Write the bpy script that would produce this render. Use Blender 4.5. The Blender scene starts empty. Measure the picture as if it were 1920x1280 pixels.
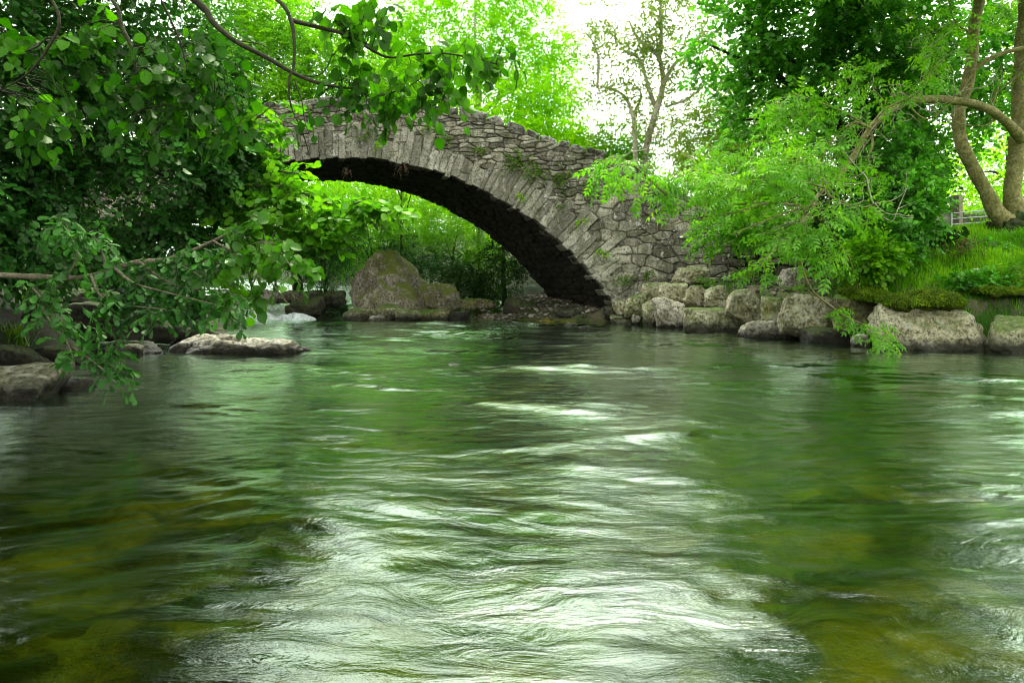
import bpy, bmesh, math, random
import numpy as np
from mathutils import Vector

S = bpy.context.scene
COL = S.collection
PI = math.pi
R = math.radians

# ------------------------------------------------------------------ basics
CAM_Z, F, CX, HY = 1.0, 1280.0, 960.0, 534.0      # eye height, focal length (photo px), principal column, horizon row

def at(px, py, D):
    return np.array([(px - CX) * D / F, D, CAM_Z + (HY - py) * D / F])

def empty(name, loc=(0, 0, 0)):
    o = bpy.data.objects.new(name, None)
    COL.objects.link(o)
    o.location = loc
    o.empty_display_size = 0.2
    return o

def tag(o, label=None, cat=None, group=None, kind=None):
    if label: o['label'] = label
    if cat: o['category'] = cat
    if group: o['group'] = group
    if kind: o['kind'] = kind
    return o

def link(name, me, parent=None):
    o = bpy.data.objects.new(name, me)
    COL.objects.link(o)
    if parent is not None:
        o.parent = parent
        o.location = -parent.location          # mesh data is in world space
    return o

def mesh(name, V, faces, mats, attrs=None, smooth=True, mat_idx=None):
    """V (n,3); faces: list of int arrays (m,k)"""
    me = bpy.data.meshes.new(name)
    V = np.asarray(V, dtype=np.float32)
    if not isinstance(faces, (list, tuple)): faces = [faces]
    faces = [np.asarray(f, dtype=np.int32) for f in faces if len(f)]
    nl = sum(f.size for f in faces); nf = sum(len(f) for f in faces)
    me.vertices.add(len(V)); me.vertices.foreach_set('co', V.ravel())
    me.loops.add(nl); me.polygons.add(nf)
    me.loops.foreach_set('vertex_index', np.concatenate([f.ravel() for f in faces]))
    tot = np.concatenate([np.full(len(f), f.shape[1], dtype=np.int32) for f in faces])
    me.polygons.foreach_set('loop_start', np.concatenate([[0], np.cumsum(tot)[:-1]]).astype(np.int32))
    me.polygons.foreach_set('use_smooth', np.full(nf, smooth))
    if mat_idx is not None: me.polygons.foreach_set('material_index', np.asarray(mat_idx, dtype=np.int32))
    for m in (mats if isinstance(mats, (list, tuple)) else [mats]): me.materials.append(m)
    for k, a in (attrs or {}).items():
        at_ = me.attributes.new(k, 'FLOAT', 'POINT')
        at_.data.foreach_set('value', np.asarray(a, dtype=np.float32))
    me.update(calc_edges=True)
    me.validate(clean_customdata=False)
    return me

def grid_faces(nu, nv):
    i = np.arange(nu * nv).reshape(nu, nv)
    return np.stack([i[:-1, :-1], i[1:, :-1], i[1:, 1:], i[:-1, 1:]], -1).reshape(-1, 4)

# ------------------------------------------------------------------ noise
_rs = np.random.RandomState(7)
_P = _rs.permutation(512).astype(np.int64); _P = np.concatenate([_P, _P, _P])
_G = _rs.normal(size=(512, 3)); _G /= np.linalg.norm(_G, axis=1)[:, None]

def noise3(p):
    p = np.asarray(p, dtype=np.float64)
    i = np.floor(p).astype(np.int64); f = p - i
    u = f * f * f * (f * (f * 6 - 15) + 10)
    i = i & 511
    out = 0
    for dx in (0, 1):
        for dy in (0, 1):
            for dz in (0, 1):
                h = _P[_P[_P[(i[..., 0] + dx) & 511] + ((i[..., 1] + dy) & 511)] + ((i[..., 2] + dz) & 511)]
                g = _G[h & 511]
                d = g[..., 0] * (f[..., 0] - dx) + g[..., 1] * (f[..., 1] - dy) + g[..., 2] * (f[..., 2] - dz)
                w = (u[..., 0] if dx else 1 - u[..., 0]) * (u[..., 1] if dy else 1 - u[..., 1]) * (u[..., 2] if dz else 1 - u[..., 2])
                out = out + w * d
    return out * 1.6

def fbm(p, octv=4, gain=.5, lac=2.03):
    p = np.asarray(p, dtype=np.float64); a = 1.; s = 0.
    for k in range(octv):
        s = s + a * noise3(p + 17.3 * k); p = p * lac; a *= gain
    return s

def n2(x, y, z=0.):
    return np.stack([x, y, np.zeros_like(x) + z], -1)

def sstep(a, b, x):
    t = np.clip((x - a) / (b - a), 0, 1); return t * t * (3 - 2 * t)

def h01(a, b, s=0):
    a = np.asarray(a, dtype=np.int64); b = np.asarray(b, dtype=np.int64)
    h = (a * 374761393 + b * 668265263 + s * 974711) & 0xffffffff
    h = ((h ^ (h >> 13)) * 1274126177) & 0xffffffff
    h = ((h ^ (h >> 15)) * 2246822519) & 0xffffffff
    return ((h ^ (h >> 16)) & 0xffffff) / float(0xffffff)

def unit(v):
    return v / (np.linalg.norm(v, axis=-1, keepdims=True) + 1e-9)

# ------------------------------------------------------------------ materials
class NT:
    def __init__(s, name):
        s.m = bpy.data.materials.new(name); s.m.use_nodes = True
        s.t = s.m.node_tree; s.t.nodes.clear()
        s.out = s.n('ShaderNodeOutputMaterial')
    def n(s, typ, **kw):
        nd = s.t.nodes.new(typ)
        for k, v in kw.items():
            if k.startswith('i_'):
                nd.inputs[k[2:].replace('_', ' ')].default_value = v
            else: setattr(nd, k, v)
        return nd
    def l(s, a, b): s.t.links.new(a, b)
    def noise(s, scale, detail=4, rough=.55, coord=None, dist=0):
        nd = s.n('ShaderNodeTexNoise'); nd.inputs['Scale'].default_value = scale; nd.inputs['Detail'].default_value = detail
        nd.inputs['Roughness'].default_value = rough; nd.inputs['Distortion'].default_value = dist
        if coord is not None: s.l(coord, nd.inputs['Vector'])
        return nd.outputs['Fac']
    def ramp(s, fac, stops, interp='LINEAR'):
        nd = s.n('ShaderNodeValToRGB'); cr = nd.color_ramp; cr.interpolation = interp
        while len(cr.elements) < len(stops): cr.elements.new(.5)
        for e, (p, c) in zip(cr.elements, stops):
            e.position = p; e.color = (c, c, c, 1) if isinstance(c, (int, float)) else (*c, 1)
        s.l(fac, nd.inputs['Fac']); return nd.outputs['Color']
    def mix(s, fac, a, b, blend='MIX'):
        nd = s.n('ShaderNodeMix', data_type='RGBA', blend_type=blend)
        for v, k in ((fac, 0), (a, 6), (b, 7)):
            if hasattr(v, 'is_output'): s.l(v, nd.inputs[k])
            else: nd.inputs[k].default_value = v if k == 0 else (*v, 1)
        return nd.outputs[2]
    def math(s, op, a, b=None, c=None, clamp=False):
        nd = s.n('ShaderNodeMath', operation=op, use_clamp=clamp)
        for k, v in enumerate((a, b, c)):
            if v is None: continue
            if hasattr(v, 'is_output'): s.l(v, nd.inputs[k])
            else: nd.inputs[k].default_value = v
        return nd.outputs[0]
    def attr(s, name):
        return s.n('ShaderNodeAttribute', attribute_name=name).outputs['Fac']
    def bump(s, h, strength=.5, dist=.05, normal=None):
        nd = s.n('ShaderNodeBump'); nd.inputs['Strength'].default_value = strength; nd.inputs['Distance'].default_value = dist
        s.l(h, nd.inputs['Height'])
        if normal is not None: s.l(normal, nd.inputs['Normal'])
        return nd.outputs['Normal']
    def geo(s):
        g = s.n('ShaderNodeNewGeometry'); return g
    def sep(s, v):
        nd = s.n('ShaderNodeSeparateXYZ'); s.l(v, nd.inputs[0]); return nd.outputs
    def principled(s, col, rough=.85, normal=None, spec=.3):
        b = s.n('ShaderNodeBsdfPrincipled')
        for v, k in ((col, 'Base Color'), (rough, 'Roughness'), (spec, 'Specular IOR Level')):
            if hasattr(v, 'is_output'): s.l(v, b.inputs[k])
            else: b.inputs[k].default_value = (*v, 1) if k == 'Base Color' else v
        if normal is not None: s.l(normal, b.inputs['Normal'])
        s.l(b.outputs[0], s.out.inputs[0]); return b

def leaf_mat(name, dark, mid, light, trans=.4, gloss=.09, rough=.38, tboost=1.6):
    wr = {'oak_leaf': 1.1, 'bright_leaf': 1.22, 'mid_leaf': 1.25, 'ash_leaf': 1.25, 'lime_leaf': 1.3}.get(name, 1.5)
    warm = lambda c_: (c_[0] * wr, c_[1], c_[2] * (.6 if wr > 1.2 else 1.2))
    gain = {'hazel_leaf': 1.35, 'oak_leaf': 1.35, 'lime_leaf': 1.6, 'ash_leaf': 1.08, 'alder_leaf': 1.25, 'mid_leaf': 1.35, 'bright_leaf': 1.25, 'willow_leaf': 1.3, 'fern_leaf': 1.3, 'dark_leaf': 1.2}.get(name, 1.)
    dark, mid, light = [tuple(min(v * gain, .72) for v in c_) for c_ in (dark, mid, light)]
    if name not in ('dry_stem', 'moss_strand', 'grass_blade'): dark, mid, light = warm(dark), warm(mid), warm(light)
    t = NT(name)
    tint = t.attr('tint')
    g = t.geo()
    nz = t.noise(.9, 2, coord=g.outputs['Position'])
    f = t.math('ADD', t.math('MULTIPLY', tint, .75), t.math('MULTIPLY', t.math('SUBTRACT', nz, .38), .9), clamp=True)
    col = t.ramp(f, [(0., dark), (.5, mid), (1., light)])
    d = t.n('ShaderNodeBsdfDiffuse'); t.l(col, d.inputs[0])
    tr = t.n('ShaderNodeBsdfTranslucent')
    tc = t.mix(1.0, col, (tboost * .95, tboost, tboost * .35), 'MULTIPLY'); t.l(tc, tr.inputs[0])
    m1 = t.n('ShaderNodeMixShader'); m1.inputs[0].default_value = trans
    t.l(d.outputs[0], m1.inputs[1]); t.l(tr.outputs[0], m1.inputs[2])
    gl = t.n('ShaderNodeBsdfGlossy'); gl.inputs['Roughness'].default_value = rough
    gl.inputs[0].default_value = (.85, 1., .65, 1)
    lw = t.n('ShaderNodeLayerWeight'); lw.inputs[0].default_value = .25
    fc = t.math('MULTIPLY_ADD', lw.outputs['Fresnel'], gloss * 1.5, gloss * .35, clamp=True)
    m2 = t.n('ShaderNodeMixShader'); t.l(fc, m2.inputs[0])
    t.l(m1.outputs[0], m2.inputs[1]); t.l(gl.outputs[0], m2.inputs[2])
    t.l(m2.outputs[0], t.out.inputs[0])
    return t.m

def bark_mat(name, a, b, moss=.0, scale=6., light_spots=0.):
    t = NT(name); g = t.geo(); P_ = g.outputs['Position']
    n1 = t.noise(scale, 6, .65, P_); n2_ = t.noise(scale * 5, 4, .6, P_)
    col = t.ramp(n1, [(.3, a), (.7, b)])
    col = t.mix(t.ramp(n2_, [(.42, 0.), (.62, .7)]), col, tuple(x * .45 for x in a))
    if light_spots:
        v = t.noise(scale * 2.2, 3, .5, P_)
        col = t.mix(t.ramp(v, [(.58, 0.), (.66, light_spots)]), col, (.42, .4, .3))
    if moss:
        mz = t.math('MULTIPLY', t.math('MULTIPLY_ADD', t.sep(g.outputs['Normal'])[2], .5, .5, clamp=True), t.ramp(t.noise(3., 5, .6, P_), [(.35, 0.), (.6, 1.)]))
        col = t.mix(t.math('MULTIPLY', mz, moss), col, (.035, .09, .006))
    t.principled(col, .9, t.bump(n2_, .6, .02), .2)
    return t.m

def rock_mat(name, base=(.20, .185, .13), light=(.36, .33, .24), moss=.5, wet=.12, lichen=.5, dark=(.05, .045, .03), strata=0., mosscol=(.05, .10, .008)):
    t = NT(name); g = t.geo(); P_ = g.outputs['Position']; x, y, z = t.sep(P_)
    nx, ny, nz = t.sep(g.outputs['Normal'])
    n1 = t.noise(2.2, 7, .62, P_, .3); nf = t.noise(17., 6, .7, P_); ng = t.noise(60., 3, .7, P_)
    col = t.ramp(n1, [(.30, tuple(v * .5 for v in base)), (.48, base), (.66, light)])
    col = t.mix(t.ramp(nf, [(.40, .85), (.52, 0.)]), col, dark)
    col = t.mix(t.ramp(ng, [(.36, .6), (.5, 0.)]), col, dark)
    col = t.mix(t.ramp(nf, [(.55, 0.), (.7, .5)]), col, tuple(min(v * 1.35, .75) for v in light))
    lp = t.ramp(t.noise(7., 4, .6, P_), [(.55, 0.), (.63, 1.)])
    col = t.mix(t.math('MULTIPLY', lp, lichen), col, (.47, .46, .37))
    yl = t.ramp(t.noise(3.3, 5, .6, P_, .5), [(.5, 0.), (.66, 1.)])
    col = t.mix(t.math('MULTIPLY', yl, moss * .75), col, (.12, .13, .016))
    mz = t.math('ADD', t.math('MULTIPLY', t.math('SUBTRACT', nz, .5), 1.6), t.math('SUBTRACT', t.noise(5., 5, .6, P_), .42), clamp=False)
    mm = t.math('MULTIPLY', t.math('MULTIPLY', mz, 2.2, clamp=True), moss, clamp=True)
    col = t.mix(mm, col, t.mix(nf, tuple(v * .6 for v in mosscol), tuple(v * 1.9 for v in mosscol)))
    wz = t.math('ADD', z, t.math('MULTIPLY', t.math('SUBTRACT', t.noise(9., 4, .6, P_), .5), .22))
    wf = t.ramp(t.math('DIVIDE', wz, max(wet, .01) * 2), [(.25, 1.), (.75, 0.)])
    col = t.mix(t.math('MULTIPLY', wf, .93), col, (.016, .014, .008))
    hh = t.math('ADD', nf, t.math('MULTIPLY', ng, .35))
    rgh = t.mix(wf, (.9, .9, .9), (.35, .35, .35))
    t.principled(col, rgh, t.bump(hh, 1., .05), .25)
    return t.m

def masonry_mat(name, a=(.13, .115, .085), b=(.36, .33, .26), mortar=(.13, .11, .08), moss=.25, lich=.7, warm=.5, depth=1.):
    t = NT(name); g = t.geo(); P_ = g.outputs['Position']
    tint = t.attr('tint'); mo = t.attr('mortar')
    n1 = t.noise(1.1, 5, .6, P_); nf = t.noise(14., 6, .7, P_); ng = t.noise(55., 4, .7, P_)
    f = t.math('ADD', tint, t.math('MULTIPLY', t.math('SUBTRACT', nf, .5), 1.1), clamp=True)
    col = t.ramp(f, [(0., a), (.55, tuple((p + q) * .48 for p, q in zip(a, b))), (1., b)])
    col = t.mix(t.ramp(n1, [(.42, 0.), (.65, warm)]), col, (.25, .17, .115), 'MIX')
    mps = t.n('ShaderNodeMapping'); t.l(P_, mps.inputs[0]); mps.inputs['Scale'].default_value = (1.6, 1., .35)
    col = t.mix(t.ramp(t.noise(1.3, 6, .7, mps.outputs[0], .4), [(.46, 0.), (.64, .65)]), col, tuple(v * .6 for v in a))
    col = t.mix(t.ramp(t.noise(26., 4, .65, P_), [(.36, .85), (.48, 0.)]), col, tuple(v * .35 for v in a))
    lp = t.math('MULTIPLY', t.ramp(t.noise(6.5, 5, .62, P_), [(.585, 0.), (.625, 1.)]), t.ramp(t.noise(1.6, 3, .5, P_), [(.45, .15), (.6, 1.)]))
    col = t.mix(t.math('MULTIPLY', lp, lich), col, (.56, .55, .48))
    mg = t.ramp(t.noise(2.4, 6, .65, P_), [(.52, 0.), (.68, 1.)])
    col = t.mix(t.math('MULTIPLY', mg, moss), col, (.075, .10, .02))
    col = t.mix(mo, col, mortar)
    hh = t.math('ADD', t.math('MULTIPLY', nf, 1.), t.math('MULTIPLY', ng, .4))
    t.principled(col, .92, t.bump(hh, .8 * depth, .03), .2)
    return t.m

def simple_mat(name, a, b, scale=8., rough=.8, bump=.4, spec=.3, metal=0.):
    t = NT(name); g = t.geo(); n1 = t.noise(scale, 6, .65, g.outputs['Position'])
    p = t.principled(t.ramp(n1, [(.3, a), (.7, b)]), rough, t.bump(n1, bump, .02), spec)
    p.inputs['Metallic'].default_value = metal
    return t.m

M = {}
M['oak']    = leaf_mat('oak_leaf', (.002, .016, .0015), (.010, .066, .005), (.05, .21, .018), .36, .06, .45)
M['hazel']  = leaf_mat('hazel_leaf', (.0014, .016, .0005), (.007, .055, .001), (.032, .17, .002), .5, .03, .5, 2.0)
M['tip']    = leaf_mat('tip_leaf', (.004, .045, .001), (.018, .115, .003), (.06, .27, .006), .45, .05, .45)
M['alder']  = leaf_mat('alder_leaf', (.012, .085, .004), (.04, .20, .007), (.11, .37, .016), .5, .06, .42)
M['bright'] = leaf_mat('bright_leaf', (.05, .20, .001), (.14, .40, .003), (.28, .56, .008), .5, .02, .55, 1.5)
M['mid']    = leaf_mat('mid_leaf', (.02, .10, .002), (.06, .22, .004), (.15, .36, .012), .5, .04, .45)
M['lime']   = leaf_mat('lime_leaf', (.006, .055, .004), (.025, .145, .012), (.075, .30, .03), .45, .08, .4)
M['ash']    = leaf_mat('ash_leaf', (.028, .15, .005), (.08, .31, .013), (.185, .48, .035), .5, .06, .42)
M['sparse'] = leaf_mat('willow_leaf', (.04, .12, .008), (.08, .21, .02), (.16, .34, .05), .42, .05, .45)
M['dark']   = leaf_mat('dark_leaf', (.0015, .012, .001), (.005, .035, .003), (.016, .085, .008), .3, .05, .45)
M['fern']   = leaf_mat('fern_leaf', (.015, .06, .006), (.04, .13, .012), (.09, .24, .03), .35, .06, .5)
M['grass']  = leaf_mat('grass_blade', (.02, .09, .001), (.08, .28, .003), (.25, .50, .01), .45, .03, .5, 1.5)
M['moss']   = leaf_mat('moss_strand', (.03, .07, .003), (.085, .16, .004), (.20, .28, .012), .35, .02, .7)
M['dry']    = leaf_mat('dry_stem', (.05, .03, .018), (.13, .08, .05), (.24, .17, .11), .2, .02, .7)
M['bark_dark'] = bark_mat('dark_bark', (.018, .014, .009), (.045, .036, .022), .3)
M['bark_oak']  = bark_mat('oak_branch_bark', (.10, .085, .055), (.21, .185, .12), .25, 9.)
M['bark_ash']  = bark_mat('ash_bark', (.15, .135, .035), (.38, .345, .14), .3, 4., .3)
M['bark_pale'] = bark_mat('pale_bark', (.38, .35, .22), (.62, .58, .42), .15, 3., .2)
M['bark_moss'] = bark_mat('mossy_bark', (.012, .01, .005), (.05, .042, .02), .6, 5.)
M['rock']     = rock_mat('boulder_stone', (.38, .355, .20), (.68, .64, .43), .5, .14)
M['rockpale'] = rock_mat('pale_stone', (.42, .39, .28), (.66, .62, .49), .15, .12, .3)
M['rockcope'] = rock_mat('coping_stone_face', (.20, .195, .15), (.46, .44, .36), .15, .05, .6)
M['rockpale2'] = rock_mat('blotched_stone', (.13, .12, .07), (.28, .26, .17), .15, .14, .5, (.012, .012, .008))
M['greatrock'] = rock_mat('great_rock_stone', (.21, .185, .125), (.45, .41, .30), .9, .08, .3, (.035, .028, .016), mosscol=(.09, .12, .008))
M['rockdark'] = rock_mat('wet_shaded_stone', (.032, .03, .018), (.075, .07, .045), .3, .15, .06, (.02, .018, .012))  # wet stone, its base darkened further for the shade under the oak
M['rockmoss'] = rock_mat('mossy_stone', (.14, .135, .05), (.32, .30, .16), .95, .12, .25, (.04, .035, .02))
M['rockgreen']= rock_mat('algae_stone', (.28, .285, .13), (.56, .545, .34), .7, .2, .4, (.03, .035, .015))
M['mason']    = masonry_mat('rubble_masonry', (.10, .094, .066), (.54, .515, .375), (.035, .032, .02), .6, 1., .12)
M['ring']     = masonry_mat('arch_stone', (.125, .118, .085), (.62, .595, .45), (.05, .046, .03), .55, 1., .04)
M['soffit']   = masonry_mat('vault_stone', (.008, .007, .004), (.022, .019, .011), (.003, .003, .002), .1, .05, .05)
M['drywall']  = masonry_mat('dry_wall_stone', (.10, .09, .06), (.32, .29, .21), (.012, .01, .007), .3, .3, .3)
M['wood']     = simple_mat('weathered_wood', (.13, .11, .07), (.27, .23, .15), 12., .9)
M['steel']    = simple_mat('galvanised_steel', (.42, .47, .48), (.58, .62, .62), 20., .45, .1, .5, .3)

# ------------------------------------------------------------------ terrain
YR = [-40, 0, 6, 9, 10, 10.6, 11, 13, 14.5, 16.4, 17.6, 18.3, 19, 20, 22, 26, 34, 60, 400]
XR = [14, 12, 10.4, 9.0, 8.5, 7.5, 6.6, 4.9, 4.2, 3.8, 3.2, 1.3, -.5, -1.7, -2.4, -4.2, -8, -26, -200]
YL = [-40, 0, 4, 5.9, 8, 10, 12, 16, 20, 26, 34, 60, 400]
XL = [-8, -6.2, -5.2, -4.9, -5.6, -6.0, -7.2, -9.2, -10, -11, -15, -34, -220]

def ground_z(X, Y):
    X = np.asarray(X, float); Y = np.asarray(Y, float)
    d = X - np.interp(Y, YR, XR)
    e = np.interp(Y, YL, XL) - X
    w = n2(X * .7, Y * .7)
    bed = -.55 + .14 * fbm(w, 4) + .10 * np.maximum(fbm(w * 2.6 + 5, 3), 0)
    under = sstep(17.4, 18.8, Y)
    top = np.interp(Y, [0, 11, 12.5, 18, 60], [.74, .78, .9, .98, .95])
    rise1 = sstep(.15, .95, d) * (top + .55)
    k = .27 - .17 * sstep(12.3, 14.5, Y) * (1 - sstep(7.0, 8.8, X))
    slope = k * np.clip(d - 1.0, 0, 4.2) + .07 * np.clip(d - 5.2, 0, 60)
    right = np.where(d > 0, rise1 + slope, 0)
    right_u = np.where(d > 0, sstep(0, 3.5, d) * .45 + .55 * sstep(0, .7, d) + .55 * np.clip(d - 3.2, 0, 4) * sstep(20, 24, Y) + .06 * np.clip(d - 7, 0, 60), 0)
    right = right * (1 - under) + right_u * under
    left = np.where(e > 0, sstep(0, .7, e) * .95 + .32 * np.clip(e - .5, 0, 8) + .05 * np.clip(e - 8, 0, 60), 0)
    up = np.clip((Y - 20) * .035, 0, 3.0) * sstep(20, 24, Y)
    z = bed + np.maximum(right, left) + up + .05 * fbm(w * 1.7 + 9, 3) * (np.maximum(d, e) > 0)
    far = np.clip((np.hypot(X, Y) - 60) / 240, 0, 1)
    return z + far * (8 + 6 * fbm(n2(X * .012, Y * .012), 3))

def spaced(lo, hi, fine_lo, fine_hi, step, grow=1.12):
    a = list(np.arange(fine_lo, fine_hi, step)); s = step; x = fine_lo
    pre = []
    while x > lo: s *= grow; x -= s; pre.append(x)
    s = step; x = a[-1]
    while x < hi: s *= grow; x += s; a.append(x)
    return np.array(pre[::-1] + a)

gx = spaced(-320, 320, -9, 11, .09); gy = spaced(-60, 420, .5, 24, .09)
GX, GY = np.meshgrid(gx, gy, indexing='ij')
GZ = ground_z(GX, GY)
t = NT('earth_and_riverbed'); g = t.geo(); P_ = g.outputs['Position']; x, y, z = t.sep(P_)
wob = t.n('ShaderNodeTexNoise'); wob.inputs['Scale'].default_value = 1.7; wob.inputs['Detail'].default_value = 5; t.l(P_, wob.inputs['Vector'])
vm = t.n('ShaderNodeVectorMath', operation='MULTIPLY_ADD'); t.l(wob.outputs['Color'], vm.inputs[0]); vm.inputs[1].default_value = (.9, .9, .9); t.l(P_, vm.inputs[2])
vor = t.n('ShaderNodeTexVoronoi', feature='SMOOTH_F1'); vor.inputs['Scale'].default_value = 4.2; vor.inputs['Smoothness'].default_value = .3; t.l(vm.outputs[0], vor.inputs['Vector'])
cs = t.sep(vor.outputs['Color'])
bedn = t.noise(.75, 6, .62, P_, .6)
bedc = t.mix(cs[0], (.006, .012, .001), (.19, .18, .022))
bedc = t.mix(t.ramp(bedn, [(.50, 0.), (.66, 1.)]), bedc, (.36, .28, .02))
bedc = t.mix(t.ramp(t.noise(2.6, 5, .65, P_), [(.38, .85), (.55, 0.)]), bedc, (.005, .012, .001))
gr = t.noise(5., 6, .65, P_); gv = t.noise(34., 3, .7, P_)
dirt = t.mix(gv, (.05, .04, .022), (.24, .20, .13))
grs = t.mix(gr, (.012, .045, .002), (.04, .11, .007))
land = t.mix(t.ramp(t.noise(1.3, 5, .6, P_), [(.40, 0.), (.56, 1.)]), dirt, grs)
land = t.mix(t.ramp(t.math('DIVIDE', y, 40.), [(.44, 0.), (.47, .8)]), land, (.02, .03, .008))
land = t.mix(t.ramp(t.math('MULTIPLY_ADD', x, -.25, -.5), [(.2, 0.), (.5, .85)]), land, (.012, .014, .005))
lf = t.ramp(t.math('MULTIPLY_ADD', z, 1.0, .5), [(.44, 0.), (.62, 1.)])
# land above: darker past the bridge, with shade painted onto the left bank
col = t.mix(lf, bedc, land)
hh = t.math('ADD', cs[0], gv)
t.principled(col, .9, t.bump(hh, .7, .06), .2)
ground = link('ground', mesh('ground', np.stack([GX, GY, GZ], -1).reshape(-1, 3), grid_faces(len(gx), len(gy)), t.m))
tag(ground, kind='structure')

# ------------------------------------------------------------------ river surface
wx = spaced(-40, 26, -6.5, 8.5, .034, 1.06)
ys = [-6., -3., -1., 0.]; yv = .4; 
while yv < 24: ys.append(yv); yv += .016 + .0032 * yv
ys += [24.5, 25.5, 27, 30, 35, 42, 52, 64]
wy = np.array(ys)
WX, WY = np.meshgrid(wx, wy, indexing='ij')
def water_z(X, Y):
    # flow comes out from under the arch and swings across towards the viewer
    wa = fbm(n2(X * .35, Y * .35, 3.), 2)
    xs = X + .9 * wa; yy = Y + .5 * fbm(n2(X * .4, Y * .3, 8.), 2)
    fl = sstep(-5.5, -.5, X + .14 * Y) * .75 + .25                           # calmer pool under the oak
    far = sstep(4, 16, Y)
    h = .030 * noise3(n2(xs * .55, yy * 1.0, 1.))
    h = h + .010 * noise3(n2(xs * 1.3 + yy * .9, yy * 2.3, 2.)) + .0075 * noise3(n2(xs * 2.2 + yy * .8, yy * 5.0, 4.))
    h = h + .0042 * (1 - 2 * np.abs(noise3(n2(xs * 3.2 + yy * 1.5, yy * 8.5, 5.))))
    h = h + .0016 * noise3(n2(xs * 7 + yy * 3, yy * 19., 6.)) * (1 - .5 * far)
    h = 1.0 * h * fl * (1 + .5 * far)
    h = h * (.55 + .9 * sstep(-.35, .45, fbm(n2(X * .45 + .2 * Y, Y * .55, 21.), 3)))
    rif = np.exp(-((Y - 8.0 - .12 * X - .25 * wa) / .34) ** 2) * sstep(-1.6, -.3, X) * (1 - sstep(1.6, 2.6, X))
    h = h + .05 * rif + .02 * rif * noise3(n2(X * 3, Y * 5, 2.))
    rif2 = np.exp(-((Y - 4.1 - .25 * X - .5 * wa) / .16) ** 2) * sstep(-.6, .1, X) * (1 - sstep(.9, 1.5, X))
    h = h + .014 * rif2
    rif3 = np.exp(-((Y - 11.2 - .3 * wa) / .5) ** 2) * sstep(-.5, .8, X) * (1 - sstep(3., 4.2, X))
    h = h + .03 * rif3 * (.6 + noise3(n2(X * 2, Y * 3, 7.)))
    up = sstep(20.2, 21.6, Y + .3 * noise3(n2(X * 1.1, Y * .3))) * .42 + np.clip((Y - 21.6) * .03, 0, 2.6)
    return h + up
t = NT('river_water'); g = t.geo(); P_ = g.outputs['Position']
wn_ = t.n('ShaderNodeTexNoise'); wn_.inputs['Scale'].default_value = .8; wn_.inputs['Detail'].default_value = 3; t.l(P_, wn_.inputs['Vector'])
wv_ = t.n('ShaderNodeVectorMath', operation='MULTIPLY_ADD'); t.l(wn_.outputs['Color'], wv_.inputs[0]); wv_.inputs[1].default_value = (.55, .5, 0); t.l(P_, wv_.inputs[2])
mp = t.n('ShaderNodeMapping'); t.l(wv_.outputs[0], mp.inputs[0]); mp.inputs['Scale'].default_value = (3.4, 8.5, 1.); mp.inputs['Rotation'].default_value = (0, 0, .16)
mp2 = t.n('ShaderNodeMapping'); t.l(wv_.outputs[0], mp2.inputs[0]); mp2.inputs['Scale'].default_value = (10., 28., 1.); mp2.inputs['Rotation'].default_value = (0, 0, .1)
w1 = t.noise(1., 6, .62, mp.outputs[0], .8); w2 = t.noise(1., 3, .55, mp2.outputs[0], .6)
calm = t.ramp(t.noise(.55, 4, .6, P_, .8), [(.38, .25), (.62, 1.)])
hb_ = t.math('MULTIPLY', w1, calm)
bn = t.bump(hb_, .62, .022); bn = t.bump(w2, .26, .005, bn)
fr = t.n('ShaderNodeFresnel'); fr.inputs['IOR'].default_value = 1.34; t.l(bn, fr.inputs['Normal'])
fac = t.math('MULTIPLY_ADD', fr.outputs[0], 2.0, .012, clamp=True)
gl = t.n('ShaderNodeBsdfGlossy'); gl.inputs['Roughness'].default_value = .085; gl.inputs[0].default_value = (.82, 1., .82, 1); t.l(bn, gl.inputs['Normal'])
tp = t.n('ShaderNodeBsdfTransparent'); tp.inputs[0].default_value = (.36, .44, .08, 1)
mx = t.n('ShaderNodeMixShader'); t.l(fac, mx.inputs[0]); t.l(tp.outputs[0], mx.inputs[1]); t.l(gl.outputs[0], mx.inputs[2])
t.l(mx.outputs[0], t.out.inputs[0])
river = link('river', mesh('river', np.stack([WX, WY, water_z(WX, WY)], -1).reshape(-1, 3), grid_faces(len(wx), len(wy)), t.m))
tag(river, kind='structure')

# ------------------------------------------------------------------ rocks
bm = bmesh.new(); bmesh.ops.create_icosphere(bm, subdivisions=5, radius=1.0)
ICO_V = unit(np.array([v.co for v in bm.verts])); ICO_F = np.array([[v.index for v in f.verts] for f in bm.faces]); bm.free()

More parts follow.
